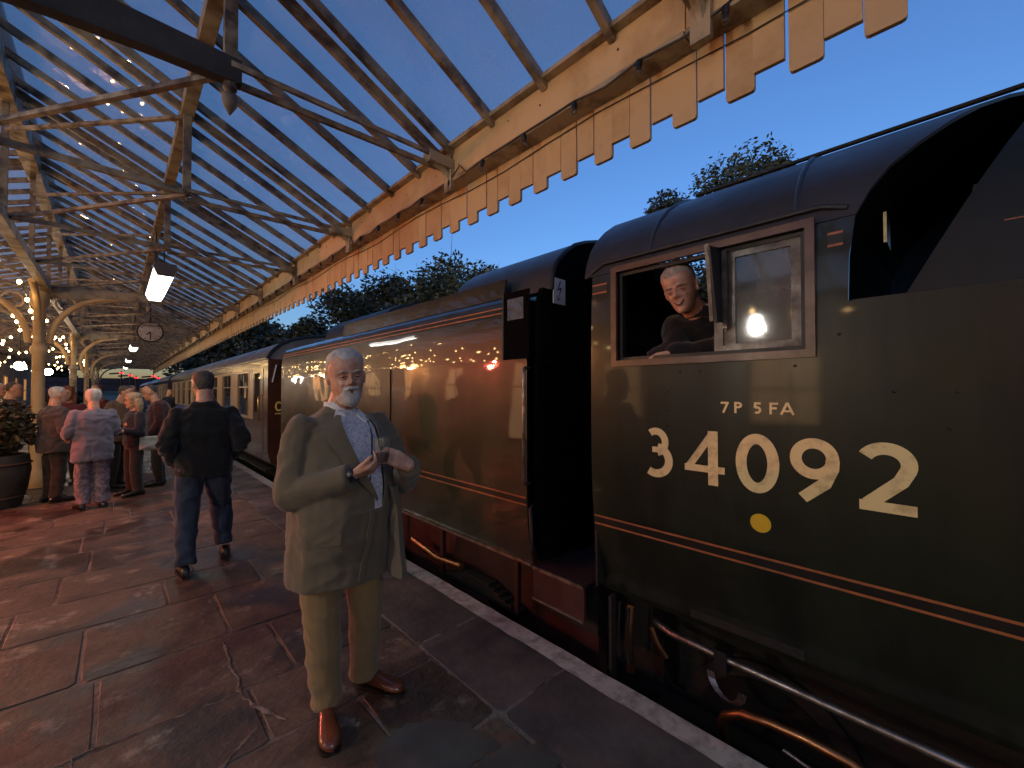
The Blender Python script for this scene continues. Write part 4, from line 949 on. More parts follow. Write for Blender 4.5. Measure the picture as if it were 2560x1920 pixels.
# ------------------------------------------------------------------ coaches
CX0 = 2.10
def coach(y0, L_, label, det):
    c = thing('railway_coach', label, 'railway coach', (3.49, y0, -1.0), group='coaches behind the tender')
    W_ = CX0; E = 2 * TC - CX0
    P = lambda x: x
    ends = 1.15; nwin = int((L_ - 2 * ends) / 1.9); y1 = y0 + L_
    low = MB().prism([(2.17, .20), (2.105, .45), (CX0, .9), (CX0, 1.02), (2.16, 1.02), (2.16, .25)], y0, y1); low.build('lower_side', CHOC, c, smooth=30)
    MB().prism([(x, z) for x, z in [(2 * TC - 2.17, .20), (2 * TC - 2.105, .45), (E, .9), (E, 2.3), (E - .06, 2.3), (E - .06, .25)]], y0, y1).build('far_side', CHOC, c)
    MB().box(CX0, 2.16, y0, y1, 2.06, 2.23).build('cantrail_panel', CHOC, c)
    MB().box(2.092, 2.0985, y0 + ends, y1 - ends, 2.03, 2.055).build('waist_moulding', COACHC, c)
    MB().box(2.092, 2.0985, y0 + ends, y1 - ends, 1.02, 1.045).build('waist_moulding', COACHC, c)
    # door ends
    for a, b_ in ((y0, y0 + ends - .01), (y1 - ends + .01, y1)):
        d = MB(); wa, wb = a + .58, b_ - .10
        if b_ == y1: wa, wb = a + .10, b_ - .58
        d.box(CX0, 2.16, a, wa, 1.022, 2.058).box(CX0, 2.16, wb, b_, 1.022, 2.058).box(CX0, 2.16, wa, wb, 1.022, 1.18).box(CX0, 2.16, wa, wb, 1.98, 2.058)
        do = d.build('door', CHOC, c); MB().box(2.13, 2.14, wa, wb, 1.18, 1.98).build('droplight', COACHGL, do)
        MB().tube([(2.085, wa - .09, 1.02), (2.06, wa - .09, 1.05), (2.06, wa - .09, 1.5), (2.085, wa - .09, 1.53)], .012, 6).build('door_handle', BRASS, do, smooth=60)
        MB().box(2.0955, 2.0995, a + .30, a + .312, .24, 2.05).build('door_seam', BLACK, do)
    yy = y0 + ends; k = 0
    ww = 1.22; step = (L_ - 2 * ends) / nwin
    for k in range(nwin):
        ya = yy + k * step; wa = ya + (step - ww) / 2; wb = wa + ww
        MB().box(CX0 - .003, 2.16, ya + .001, wa - .0, 1.0205, 2.0585).build('window_pillar', COACHC, c)
        MB().box(CX0 - .003, 2.16, wb, ya + step - .001, 1.0205, 2.0585).build('window_pillar', COACHC, c)
        f = ringbox('window', wa, wb, 1.0215, 2.058, .05, 2.088, 2.15, COACHC, c)
        MB().box(2.106, 2.115, wa + .05, wb - .05, 1.69, 1.715).build('vent_rail', STEEL, f)
        MB().box(2.106, 2.115, (wa + wb) / 2 - .012, (wa + wb) / 2 + .012, 1.715, 2.008).build('vent_rail', STEEL, f)
        MB().box(2.120, 2.126, wa + .05, wb - .05, 1.07, 2.008).build('glass', COACHGL, f)
        if det:
            MB().box(2.20, 2.22, wa - .02, wa + .14, 1.1, 2.0).box(2.20, 2.22, wb - .14, wb + .02, 1.1, 2.0).build('curtain', CHOC, f)
    MB().box(2.9, 2.94, y0 + ends, y1 - ends, .3, 2.2).build('partition', mat_part, c)
    MB().box(2.16, 4.8, y0 + .1, y1 - .1, .25, .30).build('floor', CHOC, c)
    RP = [(2.09, 2.231), (2.12, 2.31), (2.20, 2.42), (2.33, 2.53), (2.52, 2.63), (2.78, 2.70), (3.1, 2.75), (3.49, 2.77)]
    MB().prism(RP + mir(RP)[::-1][1:], y0 - .02, y1 + .02).build('roof', COACHR, c, smooth=40)
    MB().box(2.075, 2.089, y0, y1, 2.232, 2.25).build('gutter', STEEL, c)
    ep = MB().prism([(2.17, .2), (2.105, .45), (2.10, .9), (2.10, 2.229), (4.88, 2.229), (4.88, .9), (4.81, .2)], y0 - .03, y0 - .002); ep.build('end_panel', CHOC, c)
    MB().tube([(x, y0 - .03, z) for x, z in RP + mir(RP)[::-1][1:]], .03, 6).build('end_beading', BLACK, c)
    MB().box(3.0, 3.98, y0 - .35, y0 - .03, .25, 2.35).build('gangway', BLACK, c)
    MB().bar((2.17, y0 - .05, 1.78), (2.24, y0 - .05, 2.12), .018, .018).build('end_handrail', WHITEP, c)
    MB().box(2.45, 4.5, y0 + .2, y1 - .2, -.2, .2).build('underframe', SOOT, c)
    MB().box(2.15, 2.35, y0 + .3, y1 - .3, .02, .06).build('footboard', SOOT, c)
    for yb_ in (y0 + 2.2, y1 - 2.2):
        bo = MB().box(2.5, 2.6, yb_ - 1.6, yb_ + 1.6, -.6, -.15); bo.build('bogie', SOOT, c)
        for q in (-1.25, 1.25): MB().tube([(2.7, yb_ + q, -.455), (2.83, yb_ + q, -.455)], .46, 22).build('wheel', SOOT, c, smooth=30)
    for q in range(6):
        yv = y0 + 1.5 + q * (L_ - 3) / 5; MB().box(3.3, 3.68, yv, yv + .3, 2.76, 2.86).build('roof_vent', COACHR, c)
    return c
mat_part = mat('coach partition', (.12, .07, .035), .7, c2=(.06, .035, .02), scale=2)
c1 = coach(9.0, 19.6, 'chocolate and cream coach next behind the tender, its first door beside it', True)
# partial letter on the end panel
mb = MB()
for k, quad in enumerate(glyph('C', .13, .19, .03)): mb.add([(2.225 + p.x, 8.966 - .00003 * k, 1.22 + p.y) for p in quad], [(0, 1, 2, 3)])
mb.build('letter', BRASSL := mat('gold letter', (.75, .55, .16), .45), c1)
mb = MB().box(2.225, 2.36, 8.9655, 8.9668, 1.165, 1.185); mb.build('lettering', BRASSL, c1)
coach(29.3, 19.6, 'second chocolate and cream coach, beyond the first', False)
coach(49.6, 19.6, 'third coach in the far distance under the road bridge', False)
# ------------------------------------------------------------------ people
HT = [(-.120, .012, .066, -.040), (-.115, .026, .080, -.015), (-.104, .038, .087, .010), (-.088, .048, .090, .035), (-.070, .055, .089, .055), (-.050, .061, .088, .066), (-.028, .066, .086, .075),
      (-.005, .071, .083, .085), (.020, .0745, .086, .092), (.045, .0765, .088, .097), (.068, .075, .083, .096), (.088, .068, .072, .088), (.104, .056, .054, .073), (.115, .040, .036, .052), (.121, .022, .018, .030), (.1235, .006, .005, .008)]
def hprof(z):
    for a, b in zip(HT, HT[1:]):
        if a[0] <= z <= b[0]:
            t = (z - a[0]) / (b[0] - a[0]); return [a[i] + (b[i] - a[i]) * t for i in (1, 2, 3)]
    return HT[-1][1:]
FEAT = [(0, -.024, .0125, .011, .026), (0, -.006, .0085, .018, .016), (0, .012, .010, .012, .004), (.0135, -.029, .007, .007, .009), (-.0135, -.029, .007, .007, .009),
        (.031, -.002, .015, .011, -.013), (-.031, -.002, .015, .011, -.013), (.030, .020, .020, .007, .0055), (-.030, .020, .020, .007, .0055),
        (.040, -.030, .017, .016, .0075), (-.040, -.030, .017, .016, .0075), (0, -.052, .020, .005, .005), (0, -.0600, .024, .0032, -.006), (0, -.068, .017, .005, .0045), (0, -.080, .02, .006, -.004), (0, -.102, .02, .012, .007), (0, .055, .04, .02, .003), (.027, -.046, .005, .014, -.0035), (-.027, -.046, .005, .014, -.0035), (0, .045, .03, .002, -.0012), (0, .054, .03, .002, -.0012), (.031, -.014, .014, .004, .0025), (-.031, -.014, .014, .004, .0025)]
def head_rings(nu=48, scale=None, feat=True, nl=44, fat=0.0):
    rings = []
    for j in range(nl + 1):
        z = HT[0][0] + (HT[-1][0] - HT[0][0]) * (1 - cos(pi * (j + .5) / (nl + 1))) / 2
        w, f, b = hprof(z); q = []
        w += fat * exp(-((z + .07) / .05) ** 2); 
        for k in range(nu):
            a = 2 * pi * k / nu; ca, sa = cos(a), sin(a); e = .92
            x = w * math.copysign(abs(sa) ** e, sa); y = -f * math.copysign(abs(ca) ** e, ca) if ca > 0 else -b * math.copysign(abs(ca) ** e, ca)
            if feat and ca > 0:
                for cx, cz, sx, sz, am in FEAT: y -= am * exp(-((x - cx) / sx) ** 2 - ((z - cz) / sz) ** 2)
            p = Vector((x, y, z))
            if scale: s = scale(p); p = Vector((x * s, y * s, z * (1 + (s - 1) * .8) if s > 1 else z * s))
            q.append(p)
        rings.append(q)
    return rings
def sstep(a, b, x): t = max(0, min(1, (x - a) / (b - a))); return t * t * (3 - 2 * t)
def hair_short(thick=.045, recede=.082, side=.010, back=-.06, seed=0):
    def fn(p):
        t = sstep(-.06, .03, p.y); hl = recede * (1 - t) + t * (side + (back - side) * sstep(.0, .07, p.y))
        hl += .009 * noise.noise(Vector((p.x * 45, p.y * 45, seed))) + .012 * exp(-((abs(p.x) - .048) / .016) ** 2) * (1 - t)
        k = .70 * sstep(hl - .004, hl + .006, p.z) + .30 * sstep(hl, hl + .035, p.z)
        n_ = noise.noise(Vector((p.x * 60, p.y * 60, p.z * 40 + seed))) * .03
        return .86 + (.14 + thick + n_) * k
    return fn
def hair_long(thick=.13, seed=0):
    def fn(p):
        t = sstep(-.07, -.01, p.y); hl = .070 * (1 - t) + t * (-.30); k = sstep(hl - .006, hl + .012, p.z)
        if p.y > -.035: k = 1
        n_ = noise.noise(Vector((p.x * 35, p.y * 35, p.z * 25 + seed))) * .06
        return .86 + (.14 + thick + n_) * k
    return fn
def beard_fn(p):
    k = sstep(-.034, -.046, p.z) * sstep(.035, .0, p.y)
    m = exp(-((p.x) / .022) ** 2 - ((p.z + .060) / .0055) ** 2)
    # cheeks stay bare above the jaw line
    k *= 1 - sstep(.030, .050, abs(p.x)) * sstep(-.066, -.050, p.z) * .0
    k *= 1 - sstep(.026, .050, abs(p.x)) * sstep(-.082, -.050, p.z)
    n_ = noise.noise(p * 90) * .02
    return .86 + (.14 + .075 + n_ + .05 * sstep(-.07, -.115, p.z)) * k * (1 - .20 * m)
def rz_(a): return Matrix.Rotation(radians(a), 4, 'Z')
def hand(mb, w, d, pn, side, curl=.5, spread=1.0, s=1.0, thumb=None, thumbcurl=.3):
    """w wrist, d direction of the hand, pn palm normal, side = direction from little finger to thumb"""
    w = Vector(w); d = Vector(d).normalized(); pn = Vector(pn); pn = (pn - d * pn.dot(d)).normalized(); side = Vector(side); side = (side - d * side.dot(d) - pn * side.dot(pn)).normalized()
    for i in range(4):
        o = (1.5 - i)        # index .. little
        a = w + side * o * .012 * s; k = w + d * (.088 - .006 * abs(i - 1)) * s + side * o * .0205 * s * spread - pn * .0
        mb.capsule(a, k, .0155 * s, .0115 * s, 10)
        mb.capsule(a + pn * .006 * s, k + pn * .003 * s, .012 * s, .010 * s, 8)
        lf = (.93, 1.0, .95, .78)[i]; p = k; ang = curl * .9; r0 = .0092 * s
        for seg_, L_ in enumerate((.044, .027, .021)):
            dd = d * cos(ang) + pn * sin(ang); q = p + dd * L_ * lf * s; mb.capsule(p, q, r0, r0 * .92, 9); p = q; r0 *= .92; ang += curl * (1.15 if seg_ == 0 else .8)
    t0 = w + d * .022 * s + side * .020 * s + pn * .008 * s; td = Vector(thumb) if thumb else (d * .65 + side * .65 + pn * .35); td.normalize()
    t1 = t0 + td * .042 * s; mb.capsule(w + side * .012 * s, t1, .017 * s, .013 * s, 9); td2 = (td + d * thumbcurl + pn * thumbcurl).normalized(); t2 = t1 + td2 * .034 * s; mb.capsule(t1, t2, .0115 * s, .0105 * s, 9); t3 = t2 + (td2 + pn * thumbcurl).normalized() * .026 * s; mb.capsule(t2, t3, .0105 * s, .0085 * s, 9)
def torso_rings(rows, rot=0, n=28, e=.9):
    """rows: z, cx, cy, rx, ry"""
    M_ = rz_(rot) if not hasattr(rot, '__call__') else None; out = []
    for z, cx, cyy, rx, ry in rows:
        q = []
        for k in range(n):
            a = 2 * pi * k / n; p = Vector((cx + rx * math.copysign(abs(cos(a)) ** e, cos(a)), cyy + ry * math.copysign(abs(sin(a)) ** e, sin(a)), 0))
            p = M_ @ p; q.append(Vector((p.x, p.y, z)))
        out.append(q)
    return out
def shoe(parent, heel, toe, m, z=0, L_=.29):
    h = Vector((heel[0], heel[1], 0)); d = (Vector((toe[0], toe[1], 0)) - h).normalized(); sd = Vector((-d.y, d.x, 0))
    pr = [(0, .026, .055, .0), (.03, .034, .075, .0), (.07, .036, .082, 0), (.11, .037, .078, 0), (.16, .043, .060, .0), (.21, .048, .050, .0), (.25, .045, .044, 0), (.275, .034, .036, 0), (.29, .014, .024, 0)]
    rings = []
    for t, w, hh, _ in pr:
        q = []; c = h + d * (t * L_ / .29)
        for k in range(14):
            a = 2 * pi * k / 14; zz = hh / 2 + hh / 2 * sin(a); ww = w * math.copysign(abs(cos(a)) ** .8, cos(a)); q.append(Vector((c.x + sd.x * ww, c.y + sd.y * ww, z + .016 + zz)))
        rings.append(q)
    o = MB().loft(rings).build('shoe', m, parent, smooth=60, off=Vector((0, 0, 0)))
    rs = []
    for zz in (0, .018):
        q = []
        for t, w, hh, _ in pr: c = h + d * (t * L_ / .29); q.append(Vector((c.x + sd.x * (w + .003), c.y + sd.y * (w + .003), z + zz)))
        for t, w, hh, _ in pr[::-1]: c = h + d * (t * L_ / .29); q.append(Vector((c.x - sd.x * (w + .003), c.y - sd.y * (w + .003), z + zz)))
        rs.append(q)
    MB().loft(rs).build('sole', DARKL, o, off=Vector((0, 0, 0)))
    return o
Z0 = Vector((0, 0, 0))
def face_bits(par, HM, s=1.0, smile=.5, brow=HAIRD, teeth=False):
    for sx in (-1, 1):
        e = MB().ell((sx * .031, -.0755, -.001), (.0125, .008, .0048), nu=12, nv=8); e.xf(HM); eo = e.build('eye', EYEW, par, smooth=180, off=Z0)
        MB().ell((sx * .030, -.0825, -.0015), (.0052, .003, .0046), nu=10, nv=6).xf(HM).build('iris', EYED, eo, smooth=180, off=Z0)
        MB().chain([(sx * .017, -.080, .0025), (sx * .031, -.0850, .0052), (sx * .045, -.074, .000)], [.0032, .0046, .0032], 8).xf(HM).build('eyelid', SKIN, par, smooth=180, off=Z0)
        MB().chain([(sx * .018, -.0815, -.007), (sx * .031, -.083, -.0075), (sx * .044, -.073, -.005)], [.0028, .0042, .0028], 8).xf(HM).build('eyelid', SKIN, par, smooth=180, off=Z0)
        MB().chain([(sx * .014, -.0925, .020), (sx * .030, -.0935, .0255), (sx * .047, -.080, .019)], [.0034, .0042, .0022], 8).xf(HM).build('eyebrow', brow, par, smooth=180, off=Z0)
    u = smile * .010; q_ = 1 if teeth else .62
    pts = [(-.029 * q_, -.0765 - .006 * (1 - q_), -.0585 + u), (-.016 * q_, -.0895, -.0605 + u * .2), (0, -.0935, -.0615 - u * .15), (.016 * q_, -.0895, -.0605 + u * .2), (.029 * q_, -.0765 - .006 * (1 - q_), -.0585 + u)]
    MB().chain(pts, [.0012, .0022, .0024, .0022, .0012], 8).xf(HM).build('mouth', MOUTHD, par, smooth=180, off=Z0)
    if teeth: MB().chain([(a * .8, b - .001, c) for a, b, c in pts[1:4]], [.0018, .0024, .0018], 8).xf(HM).build('teeth', TEETH, par, smooth=180, off=Z0)
    MB().chain([(a * .85, b - .0005 + .002 * (not teeth), c - .007) for a, b, c in pts], [.0022, .004, .0042, .004, .0022], 8).xf(HM).build('lower_lip', LIP, par, smooth=180, off=Z0)
def person(label, loc, rz, J, group=None, voxel=.009, hscale=1.0, hrot=(0, 0, 0), hair=('short', HAIRD), jacket=None, trousers=None, shoes=None, rows=None, sleeve=(.072, .058, .05), leg=(.098, .078, .062), torso_rot=0,
           face=True, handspec=None, skirt=None, smile=.5, wr=.006, jvox=.011, browm=HAIRD, fat=0, skin=SKIN, teeth=False):
    g = lambda k: Vector(J[k])
    HM = Matrix.Translation(g('head')) @ rz_(hrot[2]) @ Matrix.Rotation(radians(hrot[0]), 4, 'X') @ Matrix.Rotation(radians(hrot[1]), 4, 'Y') @ Matrix.Scale(hscale, 4)
    mb = MB(); mb.loft([[HM @ p for p in q] for q in head_rings(fat=fat)])
    for sx in (-1, 1):
        e = MB().ell((sx * .0765, .008, -.006), (.0075, .017, .030), Matrix.Rotation(sx * .25, 4, 'Z') @ Matrix.Rotation(-.15, 4, 'X'), 12, 8).ell((sx * .0805, .014, .008), (.005, .014, .020), Matrix.Rotation(sx * .5, 4, 'Z'), 12, 8)
        mb.add([HM @ Vector(p) for p in e.v], e.f)
    nb = g('neck'); mb.capsule(nb, HM @ Vector((0, .022, -.065)), .066 * hscale, .058 * hscale, 14)
    mb.capsule(g('pelvis') + Vector((0, 0, .05)), g('chest'), .12, .13, 14).capsule(g('chest'), nb, .12, .06, 14)
    for s_ in 'lr':
        mb.capsule(g('chest') + Vector((0, 0, .05)), g('sh' + s_), .09, .045, 10)
        mb.chain([g('sh' + s_), g('el' + s_), g('wr' + s_)], [.045, .036, .0265], 10)
        mb.chain([g('pelvis'), g('hip' + s_), g('kn' + s_), g('an' + s_)], [.09, .075, .05, .035], 10)
        hs = (handspec or {}).get(s_)
        if hs: hand(mb, g('wr' + s_), **hs)
        else:
            d = (g('wr' + s_) - g('el' + s_)); hand(mb, g('wr' + s_), d, (0, -.3, 0) if abs(d.z) > .1 else (0, 0, -1), (1 if s_ == 'r' else -1, -.4, 0), curl=.45, s=.95)
    body = fuse(mb, 'person', skin, None, voxel, 1, fac=.4); body.location = loc; body.rotation_euler = (0, 0, radians(rz))
    tag(body, label, 'person', group)
    if face: face_bits(body, HM, hscale, smile, browm, teeth)
    if hair[0] != 'bald':
        fn = hair_short(*hair[2:]) if hair[0] == 'short' else hair_long(*hair[2:])
        hb = MB().loft([[HM @ p for p in q] for q in head_rings(56, fn, False, 50)])
        if hair[0] == 'long':
            for k in range(9):
                a = pi * (k / 8.) ; x = .075 * cos(a); y_ = .03 + .055 * sin(a)
                hb.add(*(lambda q: ([HM @ Vector(p) for p in q.v], q.f))(MB().chain([(x, y_, 0), (x * 1.12, y_ * 1.1, -.08), (x * 1.1, y_ * 1.15, -.16 - .02 * sin(k * 2.))], [.03, .033, .018], 8)))
            fuse(hb, 'hair', hair[1], body, .008, 2, .006, 30)
        else: hb.build('hair', hair[1], body, smooth=180, off=Z0)
    if jacket:
        jm = MB(); jm.loft(torso_rings(rows, torso_rot))
        for s_ in 'lr':
            sh = g('sh' + s_); el = g('el' + s_); wr_ = g('wr' + s_); cuff = wr_ + (el - wr_).normalized() * .012
            jm.capsule(sh * .70 + g('chest') * .30 + Vector((0, 0, .01)), sh, sleeve[0] * .95, sleeve[0] * .80, 14)
            mid = (el + cuff) / 2
            jm.chain([sh, sh.lerp(el, .3), (sh + el) / 2, el], [sleeve[0] * .80, sleeve[0] * .93, sleeve[0] * .93, sleeve[1]], 14); jm.capsule(el, mid, sleeve[1], (sleeve[1] + sleeve[2]) / 2, 14); jm.tube([mid, cuff], [(sleeve[1] + sleeve[2]) / 2, sleeve[2]], 16)
        fuse(jm, 'jacket', jacket, body, jvox, 3, wr, 9)
    if trousers:
        tm = MB(); tm.loft(torso_rings([(g('pelvis').z - .10, 0, .0, .13, .10), (g('pelvis').z - .03, 0, 0, .172, .125), (g('pelvis').z + .1, 0, 0, .165, .12)], torso_rot))
        for s_ in 'lr':
            hp, kn, an = g('hip' + s_), g('kn' + s_), g('an' + s_); en = an + Vector((0, 0, -.02))
            tm.chain([hp, (hp + kn) / 2, kn], [leg[0], (leg[0] + leg[1]) / 2, leg[1]], 14); m1 = kn.lerp(en, .5); tm.capsule(kn, m1, leg[1], (leg[1] + leg[2]) / 2 + .004, 14); tm.tube([m1, kn.lerp(en, .85), en], [(leg[1] + leg[2]) / 2 + .004, leg[2], leg[2] + .006], 16)
        fuse(tm, 'trousers', trousers, body, jvox, 3, wr * 1.0, 6)
    if skirt:
        m_, zh = skirt; fuse(MB().loft(torso_rings([(zh, 0, 0, .22, .17), (.75, 0, 0, .20, .15), (1.02, 0, 0, .15, .11)], torso_rot)), 'skirt', m_, body, jvox, 2, .012, 6)
    for s_ in 'lr':
        if shoes: 
            hh, tt = J['ft' + s_][:2]; shoe(body, hh, tt, shoes, J['ft' + s_][2] if len(J['ft' + s_]) > 2 else 0)
    return body, HM

# --- the man in front.  Local frame: x = right, y = away along the camera axis
d0 = 2.13; xr = (740 - 1106) / 898 * d0
px_ = xr * .7242 + d0 * .6896; py_ = d0 * .7242 - xr * .6896
TR = 50
def bf(x, y, z): p = rz_(TR) @ Vector((x, y, 0)); return (p.x, p.y, z)
J = dict(head=(.030, -.03, 1.676), neck=bf(0, .02, 1.50), chest=bf(0, .0, 1.28), pelvis=bf(0, .02, .92),
         shr=bf(-.205, 0, 1.425), elr=(-.150, -.215, 1.125), wrr=(.150, -.250, 1.222), shl=bf(.205, .0, 1.425), ell=(.285, .10, 1.13), wrl=(.375, -.125, 1.245),
         hipr=bf(-.095, .01, .88), knr=(-.055, -.10, .50), anr=(-.040, -.055, .10), hipl=bf(.095, .01, .88), knl=(.10, .07, .49), anl=(.065, .15, .10),
         ftr=((-.068, -.025), (.055, -.24)), ftl=((.015, .185), (.28, .10)))
glass_c = Vector((.272, -.225, 1.325))
hs = {'r': dict(d=(.93, .10, .30), pn=(.22, .30, .72), side=(-.20, -.55, .72), curl=.62, s=1.02, thumb=(.75, -.2, .62), thumbcurl=.1),
      'l': dict(d=(-.62, -.55, .50), pn=(-.75, .25, .10), side=(-.2, .2, .9), curl=.60, s=1.0, thumb=(-.6, -.35, .5), thumbcurl=.25)}
rows = [(.690, .0, -.01, .262, .205), (.70, 0, -.01, .264, .208), (.80, 0, -.015, .262, .212), (.92, 0, -.025, .256, .222), (1.03, 0, -.035, .252, .222), (1.15, 0, -.035, .245, .205), (1.27, 0, -.02, .236, .175),
        (1.36, 0, -.008, .225, .150), (1.425, 0, .0, .205, .126), (1.465, 0, .008, .160, .100), (1.495, 0, .015, .115, .080), (1.525, 0, .022, .076, .064)]
man, HMm = person('bearded man in olive blazer and tan trousers standing by the tender with a glass', (px_, py_, 0), -43.6, J, None, voxel=.0052, hscale=1.12, hrot=(2, -5, 34),
    hair=('short', HAIRW, .055, .072, .0, -.065), jacket=BLAZER, trousers=TROUS, shoes=BROWNL, rows=rows, sleeve=(.083, .074, .056), leg=(.110, .084, .068), torso_rot=TR, handspec=hs, smile=1.0, wr=.0065, jvox=.008, browm=HAIRW, fat=.006)
MB().loft([[HMm @ p for p in q] for q in head_rings(72, beard_fn, False, 70)]).build('beard', HAIRW, man, smooth=180, off=Z0)
mo = MB().chain([(-.027, -.083, -.058), (-.014, -.0955, -.0505), (0, -.098, -.0485), (.014, -.0955, -.0505), (.027, -.083, -.058)], [.005, .0085, .0075, .0085, .005], 9).xf(HMm); mo.build('moustache', HAIRW, man, smooth=180, off=Z0)
# shirt front, collar points, lapels, flap of the open jacket, buttons, cord, watch
def torso_pt(a, z, off=0):     # a = angle in degrees from straight ahead, + towards body left
    for A, B_ in zip(rows, rows[1:]):
        if A[0] <= z <= B_[0]:
            t = (z - A[0]) / (B_[0] - A[0]); r_ = [A[i] + (B_[i] - A[i]) * t for i in range(5)]; break
    else: r_ = rows[-1]
    e = .9; sa, ca = sin(radians(a)), -cos(radians(a))
    p = rz_(TR) @ Vector((r_[1] + (r_[3] + off) * math.copysign(abs(sa) ** e, sa), r_[2] + (r_[4] + off) * math.copysign(abs(ca) ** e, ca), 0))
    return Vector((p.x, p.y, z))
def patch(name, fn0, fn1, zs, off, m_, thick=.006, n=7):
    rings = []
    mb = MB(); vs = []; 
    for z in zs:
        a0, a1 = fn0(z), fn1(z)
        for k in range(n): vs.append(torso_pt(a0 + (a1 - a0) * k / (n - 1), z, off(k / (n - 1), z) if callable(off) else off))
    fs = [(j * n + k, j * n + k + 1, (j + 1) * n + k + 1, (j + 1) * n + k) for j in range(len(zs) - 1) for k in range(n - 1)]
    o = mb.add(vs, fs).build(name, m_, man, smooth=180, off=Z0); solid(o, thick); return o
zs = [1.02 + .02 * k for k in range(25)]
lerp = lambda a, b, t: a + (b - a) * max(0, min(1, t))
vR = lambda z: lerp(6, -19, (z - 1.10) / .38)       # right jacket edge of the V
vL = lambda z: lerp(12, 27, (z - 1.06) / .40)
patch('shirt', lambda z: vR(z) - 1, lambda z: vL(z) + 1, [1.045 + .0235 * k for k in range(20)] + [1.508], .0085, SHIRT, .004, 9)
patch('lapel', lambda z: vR(z) - lerp(0, 24, (z - 1.08) / .30) * lerp(1, .35, (z - 1.40) / .09), vR, [1.085 + .02 * k for k in range(21)], lambda t, z: .015 + .012 * t, BLAZER, .005, 6)
patch('lapel', vL, lambda z: vL(z) + lerp(0, 22, (z - 1.06) / .32) * lerp(1, .4, (z - 1.40) / .09), [1.065 + .02 * k for k in range(22)], lambda t, z: .015 + .012 * (1 - t), BLAZER, .005, 6)
patch('jacket_edge', lambda z: lerp(-6, 0, (z - .72) / .3), lambda z: lerp(-2, 4, (z - .72) / .3), [.715 + .03 * k for k in range(12)], .010, BLAZER, .006, 4)
cm = MB()
for sx in (-1, 1):
    base = [torso_pt(sx * 34, 1.512, .006), torso_pt(sx * 10, 1.482, .014), torso_pt(sx * 15, 1.445, .016), torso_pt(sx * 30, 1.462, .014)]
    cm.add(base, [(0, 1, 2, 3)])
o = cm.build('shirt_collar', COLLARW, man, off=Z0); solid(o, .006)
o = MB().loft(torso_rings([(1.485, 0, .015, .084, .074), (1.515, 0, .018, .078, .072), (1.548, 0, .024, .074, .070)], TR, 28), False).build('shirt_collar', COLLARW, man, smooth=60, off=Z0); solid(o, .005)
MB().tube([torso_pt(-28, 1.47, .016), torso_pt(-18, 1.38, .016), torso_pt(-6, 1.27, .014), torso_pt(1, 1.16, .014)], .0035, 6).tube([torso_pt(26, 1.47, .016), torso_pt(16, 1.38, .016), torso_pt(8, 1.27, .014), torso_pt(1, 1.16, .014)], .0035, 6).build('neck_cord', BLKCL, man, smooth=60, off=Z0)
bt = MB()
for z in (1.36, 1.28, 1.20): bt.ell(torso_pt(3, z, .011), (.006, .006, .006), nu=8, nv=5)
bt.build('shirt_buttons', COLLARW, man, smooth=60, off=Z0)
# hanging open left front of the blazer
fl = MB(); vs = []; zz_ = [1.13 - .033 * k for k in range(15)]
for i, z in enumerate(zz_):
    t = i / 14; a = torso_pt(30, max(.70, z), .004); b_ = a + Vector((.045 + .05 * t, -.06 - .02 * t, 0)) * (.6 + .5 * t); mid = (a + b_) / 2 + Vector((.012 * sin(i * .9), -.02, 0))
    vs += [a, mid, b_, b_ + Vector((.012, .03, 0))]
fs = [(j * 4 + k, j * 4 + k + 1, j * 4 + k + 5, j * 4 + k + 4) for j in range(14) for k in range(3)]
o = fl.add(vs, fs).build('jacket_flap', BLAZER, man, smooth=180, off=Z0); solid(o, .007)
# side vent panel at the back
pk = MB(); q = [torso_pt(-26, .965, .008), torso_pt(-62, .955, .008), torso_pt(-62, .90, .010), torso_pt(-26, .91, .010)]; o = pk.add(q, [(0, 1, 2, 3)]).build('pocket_flap', BLAZER, man, off=Z0); solid(o, .008)
W1 = Vector(J['wrr']); We = Vector(J['elr']); wd = (W1 - We).normalized(); wc = W1 + wd * .004
MB().tube([wc - wd * .012, wc + wd * .012], [(.034, .031)] * 2, 18).build('watch_strap', BLKCL, man, smooth=60, off=Z0)
fn_ = Vector((-.05, -.85, .45)); fn_ = (fn_ - wd * fn_.dot(wd)).normalized(); sd_ = wd.cross(fn_)
wf_ = MB(); M_ = Matrix((( wd.x, sd_.x, fn_.x, 0), (wd.y, sd_.y, fn_.y, 0), (wd.z, sd_.z, fn_.z, 0), (0, 0, 0, 1))); M_.translation = wc + fn_ * .034
wf_.ell((0, 0, 0), (.020, .024, .008), None, 20, 8); wf_.xf(M_); wf_.build('watch_face', DARKL, man, smooth=60, off=Z0)
# drinking glass, a thing of its own
gw = Matrix.Translation(Vector((px_, py_, 0))) @ rz_(-43.6); gp = gw @ glass_c
gt = thing('drinking_glass', 'clear stemless drinking glass held in both hands by the bearded man', 'glass', gp, 0)
rg = lambda r, z: [Vector((cos(2 * pi * k / 24) * r, sin(2 * pi * k / 24) * r, z)) for k in range(24)]
MB().loft([rg(.006, -.056), rg(.024, -.056), rg(.030, -.05), rg(.036, -.02), (rg(.0375, .01)), rg(.035, .05), rg(.0335, .066), rg(.0320, .066), rg(.0335, .05), rg(.036, .01), rg(.0345, -.02), rg(.028, -.045), rg(.006, -.048)]).build('bowl', DRINK, gt, smooth=50, off=Z0)
MB().tube([(.0335 * cos(2 * pi * k / 24), .0335 * sin(2 * pi * k / 24), .066) for k in range(25)], .0018, 6).build('rim', DRINK, gt, smooth=60, off=Z0)
